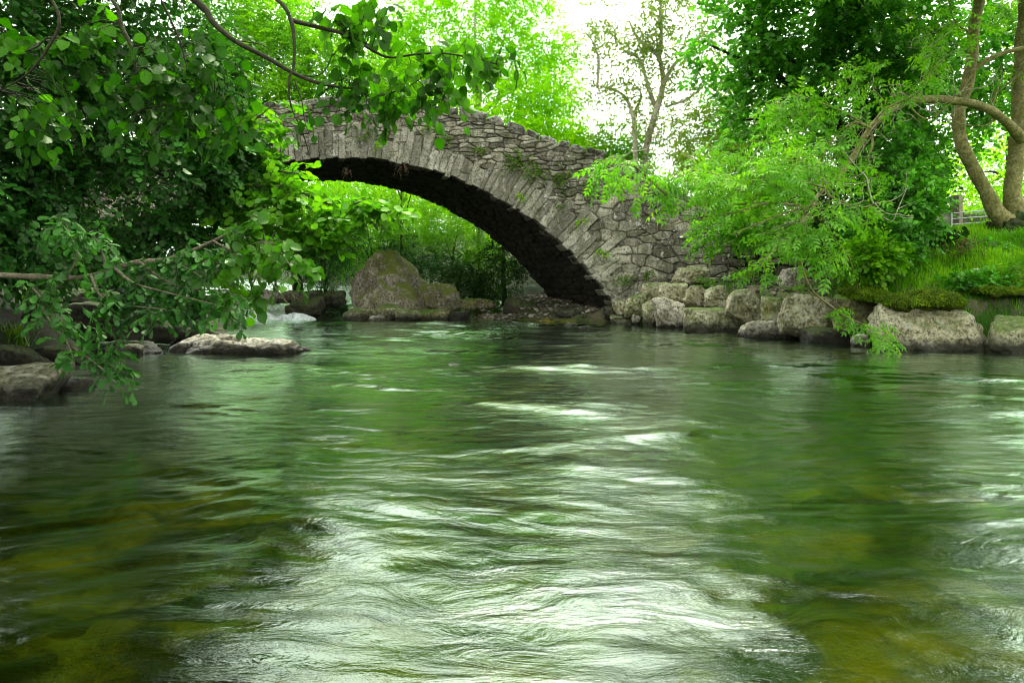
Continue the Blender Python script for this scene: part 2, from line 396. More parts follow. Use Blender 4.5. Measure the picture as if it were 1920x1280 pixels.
def rock_shape(c, dims, seed, planes=13, p=24, rough=.06, lean=(0, 0), box=0., strata=0., rz=0.):
    rs = np.random.RandomState(seed)
    n = unit(rs.normal(size=(planes, 3)))
    n = np.concatenate([n, np.array([[1, 0, 0], [-1, 0, 0], [0, 1, 0], [0, -1, 0], [0, 0, 1], [0, 0, -1.]]) + rs.normal(size=(6, 3)) * .16])
    n = unit(n)
    d = np.concatenate([rs.uniform(.80, 1.08, planes), np.full(6, .86 - .0 * box)])
    if box: d[:planes] += box
    q = np.maximum(ICO_V @ n.T, 1e-3) / d
    r = (q ** p).sum(1) ** (-1. / p)
    V = ICO_V * r[:, None]
    V = V / np.abs(V).max(0)
    V = V * np.array(dims) / 2
    s = float(np.mean(dims))
    off = rs.uniform(-50, 50, 3)
    k = fbm(V / s * 2.0 + off, 5, .52) * rough * s + .40 * rough * s * fbm(V / s * 8 + off, 4)
    k = k - .55 * rough * s * np.clip(.16 - np.abs(noise3(V / s * 1.7 + off + 30)), 0, 1) / .16      # cracks and re-entrant joints
    V = V + ICO_V * k[:, None]
    if strata:
        zz = V[:, 2] + .15 * V[:, 0]
        st = fbm(np.stack([zz / s * 9, V[:, 0] / s * .6, V[:, 1] / s * .6], -1) + off, 3)
        V[:, :2] += unit(ICO_V * np.array([1, 1, 0]))[:, :2] * (st * strata * s)[:, None]
    V[:, 0] += lean[0] * V[:, 2]; V[:, 1] += lean[1] * V[:, 2]
    if rz:
        c_, s_ = math.cos(rz), math.sin(rz)
        V[:, :2] = V[:, :2] @ np.array([[c_, s_], [-s_, c_]])
    return V + np.asarray(c)

def rock_px(name, x0, x1, y0, y1, D, mat, label, group=None, depth=.8, seed=1, sink=.12, cat='boulder', **kw):
    a = at(x0, y1, D); b = at(x1, y0, D)
    w = b[0] - a[0]; h = b[2] - a[2] + sink
    dy = depth * (w + h) * .5
    c = ((a[0] + b[0]) / 2, D + dy * .42, b[2] - h / 2)
    V = rock_shape(c, (w, dy, h), seed, **kw)
    base = np.array([c[0], c[1], a[2] - sink])
    me = mesh(name, V - base, ICO_F, M[mat])
    o = bpy.data.objects.new(name, me); COL.objects.link(o); o.location = base
    tag(o, label, cat, group)
    return o

G1 = 'boulders walling the bank beside the bridge'
BOULD = [
 # x0 x1 y0 y1 D mat label depth seed extra
 (1200,1268,529,570,16.9,'rock','long capping boulder at the bridge end of the bank wall',.9,11,dict(box=.1)),
 (1236,1296,530,566,16.2,'rock','thin lintel boulder bridging the dark gap in the bank wall',.9,12,dict(box=.1)),
 (1286,1331,531,576,15.6,'rock','blunt pale-spotted boulder closing the lintel over the dark gap',1.0,13,{}),
 (1174,1212,545,596,16.8,'rockgreen','tilted mossy boulder leaning at the bridge foot end of the wall',.9,14,dict(lean=(.25,0))),
 (1209,1243,563,619,15.9,'rockgreen','upright rounded green boulder standing in the water below the wall',.9,15,{}),
 (1232,1291,557,621,15.3,'rockpale','pale grey streaked boulder under the dark gap in the wall',.8,16,dict(lean=(-.2,0))),
 (1284,1300,578,596,15.1,'rockmoss','fist-sized mossy stone wedged between two wall boulders',1.0,17,{}),
 (1284,1296,596,618,14.8,'rockpale','small pale stone squeezed at the waterline between boulders',1.0,18,{}),
 (1289,1398,573,629,14.2,'rockgreen','broad triangular algae-streaked boulder at the waterline',.7,19,dict(lean=(-.15,.1))),
 (1325,1371,535,577,14.9,'rock','squat yellow-streaked boulder in the upper course of the bank wall',.9,20,dict(box=.08)),
 (1363,1447,533,603,13.9,'rock','big angular yellow-lichened boulder in the upper course of the bank wall',.8,21,{}),
 (1435,1478,554,605,13.1,'rockgreen','narrow olive boulder wedged between two bigger wall boulders',.9,22,{}),
 (1394,1508,599,638,12.9,'rockpale','low smooth whitish boulder half under the wall at the waterline',.7,23,dict(p=9)),
 (1473,1567,551,624,12.1,'rock','square dark-pitted boulder jutting from the bank wall',.85,24,dict(box=.12)),
 (1566,1662,548,606,11.5,'rockmoss','brown mossy boulder sunk beneath the grass edge',.8,25,{}),
 (1515,1610,613,644,11.7,'rockdark','low black wet rock at the waterline beneath the mossy boulder',.8,26,{}),
 (1602,1640,626,648,11.0,'rockpale','small pale stone at the water beside the huge boulder',.9,27,{}),
 (1648,1880,560,664,10.5,'rock','huge tan boulder with a moss cap standing in the water',.55,38,dict(planes=7,p=20,lean=(-.1,.35))),
 (1828,1985,543,600,10.9,'rockmoss','dark overhanging slab of rock beneath the turf edge',.7,29,{}),
 (1874,1990,584,668,9.9,'rockgreen','green-streaked boulder cut off by the frame beside the dark cleft',.8,30,dict(lean=(.3,0))),
 (1830,1900,590,650,11.2,'rockdark','black rock deep in the cleft behind the huge boulder',.8,31,{}),
]
for b in BOULD:
    rock_px('boulder', *b[:5], b[5], b[6], G1, b[7], b[8], .16 if b[3] > 590 else .05, **b[9])

G2 = 'loose stones on the ledge and shore by the bridge'
for b in [
 (1268,1336,494,532,16.6,'rock','wedge-shaped slab leaning against the foot of the bridge wall',.9,40,dict(lean=(.35,0))),
 (1468,1507,502,538,13.6,'rockpale','pale block lying in the grass below the ash leaves',.9,41,dict(box=.1)),
 (1153,1207,598,616,17.0,'rock','flat reddish stone at the water edge under the bridge corner',.8,42,dict(p=9)),
 (1144,1170,588,604,17.2,'rockgreen','small mossy block by the bridge corner',.9,43,{}),
 (1184,1202,590,603,16.8,'rockpale','small white stone perched by the tilted mossy boulder',.9,44,{}),
 (1150,1200,560,592,17.4,'rock','footing stone projecting under the last arch stone',.8,45,dict(box=.1)),
 (1130,1180,572,598,17.9,'rockdark','dark step stone at the foot of the vault',.8,46,dict(box=.1)),
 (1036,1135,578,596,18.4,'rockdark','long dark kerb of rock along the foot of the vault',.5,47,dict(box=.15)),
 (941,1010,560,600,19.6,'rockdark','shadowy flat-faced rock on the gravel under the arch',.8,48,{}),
 (1056,1086,603,614,16.6,'rockpale','small tan stone breaking the water under the arch',.8,49,dict(p=8)),
 (1082,1112,610,618,15.8,'rockpale','thin pinkish stone breaking the water in front of the kerb',.7,50,dict(p=8)),
]:
    rock_px('stone', *b[:5], b[5], b[6], G2, b[7], b[8], .1, 'stone', **b[9])

# the great rock in the stream, behind the arch
V = rock_shape((0, 0, 0), (3.7, 2.8, 3.7), 77, planes=16, p=14, rough=.06)
c = at(735, 600, 20.6)
zt = np.clip((V[:, 2] + .35) / 2.2, 0, 1)
# narrow to a peak that stands towards its upstream end, with a long falling shoulder
V[:, 0] = -1.7 + (V[:, 0] + 1.7) * (1 - .62 * zt ** 1.2) + .35 * zt ** 2
V[:, 1] *= (1 - .45 * zt)
V += ICO_V * (fbm(V * 1.5 + 4, 4) * .12)[:, None]
V = V + np.array([c[0] + .1, 20.9, .25])
t_ = empty('great_rock', (c[0], 20.9, -.2)); link('rock_body', mesh('rock_body', V, ICO_F, M['greatrock']), t_)
tag(t_, 'great pointed rock with a mossy shoulder standing behind the arch', 'boulder')
G3 = 'small rocks around the foot of the great rock'
for b in [
 (636,708,576,608,19.3,'rockgreen','dark-edged greenish rock at the outer foot of the great rock',.9,60,{}),
 (700,752,568,604,19.2,'rockgreen','knobbly mossy rock against the face of the great rock',.9,61,{}),
 (735,790,576,606,18.9,'rockgreen','low lichened rock in front of the great rock',.8,62,{}),
 (762,868,528,606,20.7,'greatrock','mossy rock shoulder running down from the great rock towards the gravel',.9,66,dict(lean=(-.5,0),p=12)),
 (850,930,560,602,21.0,'rockmoss','low mossy rock half buried in the bank under the bushes',.9,67,dict(p=10)),
 (780,842,578,604,19.3,'rockmoss','flat mossy rock trailing from the great rock towards the gravel',.8,63,{}),
 (832,880,584,603,19.5,'rockdark','low dark rock on the gravel edge beyond the mossy ones',.8,64,{}),
 (690,722,592,608,18.7,'rockpale','white-flecked stone at the waterline below the great rock',.8,65,{}),
]:
    rock_px('rock', *b[:5], b[5], b[6], G3, b[7], b[8], .12, 'rock', **b[9])

G4 = 'rocks along the shaded bank beneath the oak'
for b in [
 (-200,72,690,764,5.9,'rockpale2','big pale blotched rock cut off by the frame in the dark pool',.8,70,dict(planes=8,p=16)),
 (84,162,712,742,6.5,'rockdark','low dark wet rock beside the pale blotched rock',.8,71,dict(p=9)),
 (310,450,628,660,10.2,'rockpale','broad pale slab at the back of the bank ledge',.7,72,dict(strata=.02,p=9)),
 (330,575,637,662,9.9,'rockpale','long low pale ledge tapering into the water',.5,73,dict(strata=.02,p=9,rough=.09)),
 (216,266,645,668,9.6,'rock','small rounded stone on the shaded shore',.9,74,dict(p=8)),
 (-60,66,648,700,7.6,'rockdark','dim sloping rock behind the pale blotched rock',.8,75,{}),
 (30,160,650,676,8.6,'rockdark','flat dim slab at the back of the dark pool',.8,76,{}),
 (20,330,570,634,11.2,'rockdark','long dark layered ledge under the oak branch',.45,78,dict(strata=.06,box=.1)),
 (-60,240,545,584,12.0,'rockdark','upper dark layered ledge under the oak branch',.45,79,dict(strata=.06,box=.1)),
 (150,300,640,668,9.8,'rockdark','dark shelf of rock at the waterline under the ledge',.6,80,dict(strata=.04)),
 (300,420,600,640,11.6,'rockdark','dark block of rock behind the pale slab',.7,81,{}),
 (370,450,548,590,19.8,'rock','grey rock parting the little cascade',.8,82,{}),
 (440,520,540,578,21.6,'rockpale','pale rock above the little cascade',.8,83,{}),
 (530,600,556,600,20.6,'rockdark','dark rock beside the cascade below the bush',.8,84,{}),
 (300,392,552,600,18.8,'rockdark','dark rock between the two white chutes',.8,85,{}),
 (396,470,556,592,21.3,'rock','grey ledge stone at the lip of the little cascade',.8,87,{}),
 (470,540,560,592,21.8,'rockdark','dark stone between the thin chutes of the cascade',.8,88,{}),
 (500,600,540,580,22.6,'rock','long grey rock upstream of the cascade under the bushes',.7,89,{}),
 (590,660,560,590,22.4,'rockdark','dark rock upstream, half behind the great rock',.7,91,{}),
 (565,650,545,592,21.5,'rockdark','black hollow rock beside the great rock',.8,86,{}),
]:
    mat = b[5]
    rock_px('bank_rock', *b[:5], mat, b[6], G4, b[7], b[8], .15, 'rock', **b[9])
rock_px('sunken_rock', 812, 905, 684, 698, 8.5, 'rockpale', 'orange-brown rock just breaking the riffle in midstream', None, .6, 90, .15, 'rock', p=8)

# white water tumbling in from upstream
def chute(x0, x1, ya, yb, Da, Db, seed):
    nu, nv = 60, 60
    u = np.linspace(0, 1, nu)[:, None] * np.ones((1, nv)); v = np.linspace(0, 1, nv)[None, :] * np.ones((nu, 1))
    D = Da + (Db - Da) * v
    a0 = at(x0, ya, Da); b0 = at(x1, ya, Da); a1 = at(x0, yb, Db); b1 = at(x1, yb, Db)
    p0 = a0 * (1 - u[..., None]) + b0 * u[..., None]; p1 = a1 * (1 - u[..., None]) + b1 * u[..., None]
    Pn = p0 * (1 - v[..., None]) + p1 * v[..., None]
    k = fbm(np.stack([u * 7, v * 1.6, u * 0 + seed], -1), 4)
    drop = sstep(.1 + .25 * k, .8 + .2 * k, v)
    Pn[..., 2] = p0[..., 2] + (p1[..., 2] - p0[..., 2]) * drop + .05 * np.sin(u * PI) ** .7 - .20 * (np.abs(u - .5) * 2) ** 2.2 + .05 * k - .10 * v
    Pn[..., 1] -= .12 * k
    return Pn.reshape(-1, 3), grid_faces(nu, nv)
t = NT('white_water'); g = t.geo()
mp = t.n('ShaderNodeMapping'); t.l(g.outputs['Position'], mp.inputs[0]); mp.inputs['Scale'].default_value = (9., 2., 3.)
wn = t.noise(1., 5, .6, mp.outputs[0])
t.principled(t.ramp(wn, [(.3, (.25, .33, .26)), (.5, (.68, .74, .70)), (.68, (.85, .88, .86))]), .9, t.bump(wn, .3, .04), .1)
for k, a in enumerate([(440, 520, 584, 605, 20.3, 18.7, 1.), (506, 600, 590, 605, 19.9, 18.6, 2.), (255, 305, 560, 592, 18.2, 17.2, 4.), (392, 460, 545, 566, 22.6, 21.4, 7.)]):
    V, Fc = chute(*a)
    o = link('cascade_water', mesh('cascade_water', V, Fc, t.m)); tag(o, kind='structure')

# ------------------------------------------------------------------ bridge
BX, BZ, BR = -4.5, -4.29, 8.62          # arch centre and radius
FY, BACK, SKEW = 18.0, 21.7, -.39
TPX = [-13.2, -12.1, -9.28, -6.75, -4.5, -3.66, -1.55, -.42, .56, 1.41, 2.25, 3.59, 5.2, 5.77, 6.4]
TPZ = [3.6, 4.15, 5.1, 5.75, 5.95, 5.92, 5.62, 5.40, 5.0, 4.74, 4.54, 3.95, 2.86, 2.5, 2.2]
def top_z(X): return np.interp(X, TPX, TPZ) - .13
def face_y(X): return FY - .06 * np.clip(X - 2.8, 0, 9) ** 2

def rubble(u, v, cw, ch, seed):
    """irregular coursed rubble: (gap to the neighbouring stone, a random number per stone)"""
    row0 = np.floor(v / ch).astype(np.int64)
    F1 = np.full(u.shape, 9.); F2 = np.full(u.shape, 9.); idr = np.zeros(u.shape)
    for dr in (-1, 0, 1):
        r = row0 + dr
        off = h01(r, r * 0 + 3, seed) * cw
        wr = cw * (.75 + .6 * h01(r, r * 0 + 8, seed))
        c0 = np.floor((u - off) / wr).astype(np.int64)
        for dc in (-1, 0, 1):
            c = c0 + dc
            ja, jb, jc = h01(c, r, seed + 1), h01(c, r, seed + 2), h01(c, r, seed + 3)
            du = (u - ((c + .5 + (ja - .5) * .75) * wr + off)) / wr; dv = (v - (r + .5 + (jb - .5) * .62) * ch) / ch
            d = (np.abs(du) ** 2.6 + np.abs(dv) ** 2.6) ** (1 / 2.6) - (jc - .5) * .30
            m = d < F1
            F2 = np.where(m, F1, np.minimum(F2, d)); idr = np.where(m, h01(c, r, seed + 4), idr); F1 = np.where(m, d, F1)
    return F2 - F1, idr

def wall_relief(X, Z, seed, big=1.):
    wu = X + .10 * fbm(n2(X * 1.3, Z * 1.3, seed), 3); wv = Z + .07 * fbm(n2(X * 1.3, Z * 1.3, seed + 9), 3)
    g1, i1 = rubble(wu, wv, .33 * big, .115 * big, seed)
    g2, i2 = rubble(wu, wv, .42 * big, .22 * big, seed + 20)
    return g1, i1, g2, i2

bridge = empty('stone_arch_bridge', (BX, FY, 0))
tag(bridge, 'old rubble stone bridge with a single wide arch spanning the river', 'bridge')

def build_face(back=False):
    xs = np.arange(-13.2, 6.4, .026 if not back else .2); nv = 210 if not back else 30
    X = xs[:, None] * np.ones((1, nv)); tt = np.linspace(0, 1, nv)[None, :]
    intr = np.where(np.abs(X - BX) < BR, BZ + np.sqrt(np.maximum(BR ** 2 - (X - BX) ** 2, 0)), -9) + .12
    lo = np.maximum(intr, -.5); lo = np.where(X > 3.3, np.maximum(lo, .55), lo)
    hi = top_z(X)
    Z = lo + (hi - lo) * tt
    g1, i1, g2, i2 = wall_relief(X, Z, 5)
    # larger blocks low down beside the arch and in the wing wall
    wgt = sstep(.0, .12, (X - 1.6) * .32 - (Z - 3.0) * .45 + .25 * fbm(n2(X, Z, 4.), 2) - .1)
    sel = wgt > .5
    gap = np.where(sel, g2 * .22, g1 * .125); idr = np.where(sel, i2, i1)
    st = sstep(.003, .026, gap)
    relief = st * .042 + (idr - .5) * .06 * st + .024 * fbm(n2(X * 5, Z * 5, 3.), 5)
    relief += .05 * fbm(n2(X * .5, Z * .5, 1.), 2)
    if not back: Y = face_y(X) - relief; XX = X
    else: Y = BACK + 0 * X; XX = X + SKEW * (BACK - FY)
    tint = np.clip(.08 + .9 * h01((idr * 9999).astype(int), np.zeros_like(X, int) + 4) - .14 * sstep(4., 5.5, X), 0, 1)
    fc = grid_faces(len(xs), nv)
    return mesh('spandrel_wall', np.stack([XX, Y, Z], -1).reshape(-1, 3), fc[:, ::-1] if back else fc, M['mason'],
                {'tint': tint.ravel(), 'mortar': ((1 - sstep(.003, .020, gap)) * .8).ravel()})
link('spandrel_wall', build_face(), bridge)
link('rear_wall', build_face(True), bridge)

def build_ring():
    rs = np.random.RandomState(4)
    a0, a1 = R(-66), R(66)
    cuts = [a0]
    while cuts[-1] < a1: cuts.append(cuts[-1] + rs.uniform(.11, .25) / BR)
    cuts = np.array(cuts); ns = len(cuts)
    ln = rs.uniform(.48, 1.0, ns) ; rin = rs.uniform(-.05, .05, ns); off = rs.uniform(-.03, .035, ns); tin = rs.uniform(.2, .8, ns)
    lean = rs.uniform(-.02, .02, ns)
    th = np.arange(a0, a1, .018 / BR); nv = 64
    TH = th[:, None] * np.ones((1, nv)); s = np.linspace(0, 1, nv)[None, :] * np.ones((len(th), 1))
    thw = TH + .03 / BR * fbm(np.stack([TH * BR * 2, s * 3, s * 0], -1), 3)
    k = np.clip(np.searchsorted(cuts, thw) - 1, 0, ns - 2)
    edge = np.minimum(thw - cuts[k], cuts[k + 1] - thw) * BR
    L = ln[k] * (1 + .25 * sstep(R(18), R(45), np.abs(TH)))
    r = BR + rin[k] + s * (L - rin[k])
    rr = np.minimum(edge, np.minimum((1 - s) * L, .3))
    st = sstep(.0, .02, rr)
    relief = .035 + st * .035 + off[k] * st * .8 + .028 * fbm(np.stack([TH * BR * 4, r * 2.2, r * 0], -1), 4)
    # some stones are split across
    sp = h01(k, k * 0 + 5, 3) < .22; cutr = .35 + .35 * h01(k, k * 0 + 6, 3)
    dcut = np.abs(s - cutr) * L; crack = np.where(sp, 1 - sstep(.0, .022, dcut), 0)
    relief -= crack * .05
    relief[:, -1] = -.08
    X = BX + r * np.sin(TH); Z = BZ + r * np.cos(TH)
    Y = face_y(X) - relief
    Y[:, 0] = FY + .35; X[:, 0] += SKEW * .35
    Y[:, 1] = np.minimum(Y[:, 1], FY - .01)
    tt = np.clip(tin[k] + np.where(sp & (s > cutr), .2, 0), 0, 1)
    mo = np.maximum(1 - sstep(.0, .014, rr), crack) * .7
    mo[:, :2] = .6
    return mesh('arch_ring', np.stack([X, Y, Z], -1).reshape(-1, 3), grid_faces(len(th), nv), M['ring'], {'tint': tt.ravel(), 'mortar': mo.ravel()})
link('arch_ring', build_ring(), bridge)

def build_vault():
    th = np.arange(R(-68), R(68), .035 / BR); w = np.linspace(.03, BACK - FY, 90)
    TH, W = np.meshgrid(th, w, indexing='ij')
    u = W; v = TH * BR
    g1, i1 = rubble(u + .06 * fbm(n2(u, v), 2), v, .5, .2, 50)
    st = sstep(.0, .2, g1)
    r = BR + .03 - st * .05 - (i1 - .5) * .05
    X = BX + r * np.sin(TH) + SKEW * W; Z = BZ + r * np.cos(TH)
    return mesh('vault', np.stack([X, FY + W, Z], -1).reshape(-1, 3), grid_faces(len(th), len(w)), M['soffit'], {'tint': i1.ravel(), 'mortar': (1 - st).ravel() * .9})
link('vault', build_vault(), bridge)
# deck between the parapets, and the parapets' inner faces
xs = np.arange(-13.2, 6.4, .3)
dz = top_z(xs) - .85
DV = np.concatenate([np.stack([xs + SKEW * .42, face_y(xs) + .42, top_z(xs) - .02], -1), np.stack([xs + SKEW * .42, face_y(xs) + .42, dz], -1),
                     np.stack([xs + SKEW * 3.3, np.full_like(xs, FY + 3.3), dz], -1), np.stack([xs + SKEW * 3.3, np.full_like(xs, FY + 3.3), top_z(xs) - .02], -1),
                     np.stack([xs + SKEW * 3.7, np.full_like(xs, FY + 3.69), top_z(xs) - .01], -1)]).reshape(5, -1, 3)
link('roadway', mesh('roadway', DV.reshape(-1, 3), grid_faces(5, len(xs)), M['drywall'], {'tint': np.full(DV[..., 0].size, .6), 'mortar': np.zeros(DV[..., 0].size)}), bridge)
# coping stones along the front parapet
rs = np.random.RandomState(21)
xc = -13.0; k = 0
while xc < 6.2:
    w = rs.uniform(.30, .62); h = rs.uniform(.19, .235)
    if abs(xc - (-1.3)) < .3: w, h = .75, .3
    xm = xc + w / 2
    sl = (top_z(xm + .2) - top_z(xm - .2)) / .4
    V = rock_shape((0, 0, 0), (w * 1.08, .5, h), 300 + k, planes=6, p=16, rough=.035, box=.12)
    ca, sa = math.cos(math.atan(sl)), math.sin(math.atan(sl))
    Vx = V[:, 0] * ca - V[:, 2] * sa; Vz = V[:, 0] * sa + V[:, 2] * ca
    V = np.stack([Vx + xm, V[:, 1] + face_y(xm) + .2 + rs.uniform(-.03, .02), Vz + top_z(xm) + h * .38 + rs.uniform(-.008, .008)], -1)
    link('coping_stone', mesh('coping_stone', V, ICO_F, M['rockcope']), bridge)
    xc += w; k += 1

# low dry-stone wall running on from the bridge
low = empty('low_stone_wall', (6.2, 16.6, 1.1)); tag(low, 'low rough dry-stone wall running on from the end of the bridge', 'wall')
xs = np.arange(5.4, 9.2, .024); nv = 70
X = xs[:, None] * np.ones((1, nv)); Yw = 17.0 - .10 * (X - 5.4)
Z0 = ground_z(X, Yw) - .12; Z1 = np.interp(X, [5.4, 5.9, 6.5, 7.4, 9.2], [2.3, 2.0, 1.85, 1.95, 2.0]) + .06 * noise3(n2(X * 3, X * 0))
Z = Z0 + (Z1 - Z0) * np.linspace(0, 1, nv)[None, :]
wu, wv = X + .08 * fbm(n2(X * 2, Z * 2), 3), Z + .06 * fbm(n2(X * 2, Z * 2, 4.), 3)
gap, idr = rubble(wu, wv, .42, .24, 77); st = sstep(.02, .2, gap)
V = np.stack([X, Yw - st * .11 - (idr - .5) * .08 * st + .02 * fbm(n2(X * 6, Z * 6), 3), Z], -1)
V[:, -1, 1] += .45; V[:, -1, 2] -= .02
link('wall_face', mesh('wall_face', V.reshape(-1, 3), grid_faces(len(xs), nv), M['drywall'], {'tint': idr.ravel(), 'mortar': (1 - sstep(.02, .13, gap)).ravel()}), low)

# ------------------------------------------------------------------ foliage machinery
def T_simple():
    V = np.array([[0, 0, 0], [.48, .27, .05], [1, 0, -.06], [.48, -.27, .05]]); return V, [np.array([[0, 3, 2, 1]])]
def T_narrow():
    V = np.array([[0, 0, 0], [.45, .16, .03], [1, 0, -.07], [.45, -.16, .03]]); return V, [np.array([[0, 3, 2, 1]])]
def T_ovate(wd=.40):
    xs = [0, .18, .45, .72, .9, 1.]; ws = [0, .72, 1., .82, .42, 0]
    rows = []
    for x, w in zip(xs, ws):
        y = w * wd; zc = -.10 * x * x
        rows.append([(x, y, zc + .10 * y), (x, 0, zc - .03), (x, -y, zc + .10 * y)])
    V = np.array(rows).reshape(-1, 3)
    Fq = []
    for i in range(len(xs) - 1):
        a = 3 * i
        Fq += [[a, a + 1, a + 4, a + 3], [a + 1, a + 2, a + 5, a + 4]]
    return V, [np.array(Fq)]
def T_oak():
    xs = [0, .12, .24, .34, .47, .57, .70, .80, .92, 1.]; ws = [.02, .05, .17, .11, .27, .18, .33, .22, .22, .02]
    rows = []
    for x, w in zip(xs, ws):
        zc = -.12 * x * x
        rows.append([(x, w, zc + .22 * w), (x, 0, zc - .02), (x, -w, zc + .22 * w)])
    V = np.array(rows).reshape(-1, 3); Fq = []
    for i in range(len(xs) - 1):
        a = 3 * i; Fq += [[a, a + 1, a + 4, a + 3], [a + 1, a + 2, a + 5, a + 4]]
    return V, [np.array(Fq)]
def T_hazel():
    xs = [0, .06, .16, .28, .36, .50, .58, .70, .78, .88, 1.]; ws = [.0, .16, .34, .40, .37, .43, .37, .36, .26, .17, 0]
    rows = []
    for i, (x, w) in enumerate(zip(xs, ws)):
        zc = -.22 * x * x; zz = .03 * (-1) ** i
        rows.append([(x, w, zc + .16 * w + zz), (x, w * .5, zc + .12 * w), (x, 0, zc - .02), (x, -w * .5, zc + .12 * w), (x, -w, zc + .22 * w - zz)])
    V = np.array(rows).reshape(-1, 3); Fq = []
    for i in range(len(xs) - 1):
        a = 5 * i
        for q in range(4): Fq.append([a + q, a + q + 1, a + q + 6, a + q + 5])
    return V, [np.array(Fq)]
def T_ash(n=3):
    V, Fq = [], []
    def leaflet(bx, ang, ln, side, zb):
        c, s = math.cos(ang), math.sin(ang) * side
        k = len(V); w = ln * .21
        for (x, y, z) in ((0, 0, 0), (.4 * ln, w, -.02), (ln, 0, -.09 * ln / .3), (.4 * ln, -w, -.02)):
            V.append((bx + x * c - y * s, x * s + y * c, zb + z - .10 * x))
        Fq.append([k, k + 3, k + 2, k + 1])
    for i in range(n):
        x = .22 + .62 * i / (n - 1); zb = -.12 * x * x
        for sd in (1, -1): leaflet(x, R(54), .42 - .03 * abs(i - 1), sd, zb)
    leaflet(.88, 0, .40, 1, -.10)
    k = len(V)
    V.extend([(0, .008, 0), (0, -.008, 0), (.9, -.006, -.10), (.9, .006, -.10)]); Fq.append([k, k + 1, k + 2, k + 3])
    return np.array(V, float), [np.array(Fq)]
TPL = dict(simple=T_simple(), narrow=T_narrow(), ovate=T_ovate(), round=T_ovate(.47), oak=T_oak(), ash=T_ash(), lance=T_ovate(.2), hazel=T_hazel())

class Foliage:
    """collects leaves, then twigs, for one crown"""
    def __init__(s): s.P, s.D, s.N, s.L, s.T = [], [], [], [], []; s.tw = []
    def add(s, Pp, D, N, L, T): s.P.append(Pp); s.D.append(D); s.N.append(N); s.L.append(L); s.T.append(T)
    def sprays(s, O, D, L, m, leaf, rs, droop=.25, ang=50, flat=.35, tint=None, twig=0.):
        O = np.asarray(O, float); D = unit(np.asarray(D, float)); n = len(O)
        L = np.asarray(L, float) * np.ones(n)
        U = unit(np.array([0, 0, 1.]) + rs.normal(size=(n, 3)) * flat)
        Sd = unit(np.cross(D, U)); U = np.cross(Sd, D)
        bt = rs.uniform(0, 1, n) if tint is None else tint
        for j in range(m):
            tt = ((j + .6) / m)
            pos = O + D * (L * tt)[:, None] - np.array([0, 0, 1.]) * (droop * L * tt * tt)[:, None]
            sg = 1 if j % 2 else -1
            a = R(ang) * (1 - .8 * (j == m - 1)) + rs.normal(size=n) * .25
            ld = D * np.cos(a)[:, None] + Sd * (sg * np.sin(a))[:, None] + rs.normal(size=(n, 3)) * .16 - np.array([0, 0, 1.]) * (droop * (.5 + tt))
            s.add(pos, unit(ld), unit(U + rs.normal(size=(n, 3)) * .38), leaf * rs.uniform(.62, 1.22, n), np.clip(bt * .65 + rs.uniform(0, .35, n), 0, 1))
        if twig:
            for i in range(n):
                pts = [O[i] + D[i] * L[i] * q - np.array([0, 0, droop * L[i] * q * q]) for q in (0, .5, 1.)]
                s.tw.append((pts, twig, twig * .35))
    def build(s, name, tpl, mat, parent, twig_mat=None, sides=3):
        P_ = np.concatenate(s.P); D = np.concatenate(s.D); N = np.concatenate(s.N); L = np.concatenate(s.L); T = np.concatenate(s.T)
        V0, F0 = TPL[tpl]
        Sd = unit(np.cross(N, D)); N = np.cross(D, Sd)
        k = len(V0)
        V = P_[:, None, :] + L[:, None, None] * (V0[None, :, 0, None] * D[:, None, :] + V0[None, :, 1, None] * Sd[:, None, :] + V0[None, :, 2, None] * N[:, None, :])
        base = (np.arange(len(P_)) * k)[:, None, None]
        Fs = [(f[None] + base).reshape(-1, f.shape[1]) for f in F0]
        V = V.reshape(-1, 3); tint = np.repeat(T, k); mi = np.zeros(sum(len(f) for f in Fs), int)
        mats = [mat]
        if s.tw and twig_mat:
            TV, TF = tubes(s.tw, sides)
            Fs.append(TF + len(V)); V = np.concatenate([V, TV]); tint = np.concatenate([tint, np.full(len(TV), .5)])
            mi = np.concatenate([mi, np.ones(len(TF), int)]); mats.append(twig_mat)
        me = mesh(name, V, Fs, mats, {'tint': tint}, True, mi)
        return link(name, me, parent)

def catmull(pts, sub=6):
    p = np.asarray(pts, float)
    if len(p) < 3:
        return np.linspace(p[0], p[-1], sub + 1)
    q = np.concatenate([[2 * p[0] - p[1]], p, [2 * p[-1] - p[-2]]])
    out = []
    for i in range(1, len(q) - 2):
        for k in range(sub):
            u = k / sub
            out.append(.5 * ((2 * q[i]) + (-q[i - 1] + q[i + 1]) * u + (2 * q[i - 1] - 5 * q[i] + 4 * q[i + 1] - q[i + 2]) * u * u + (-q[i - 1] + 3 * q[i] - 3 * q[i + 1] + q[i + 2]) * u ** 3))
    out.append(p[-1]); return np.array(out)

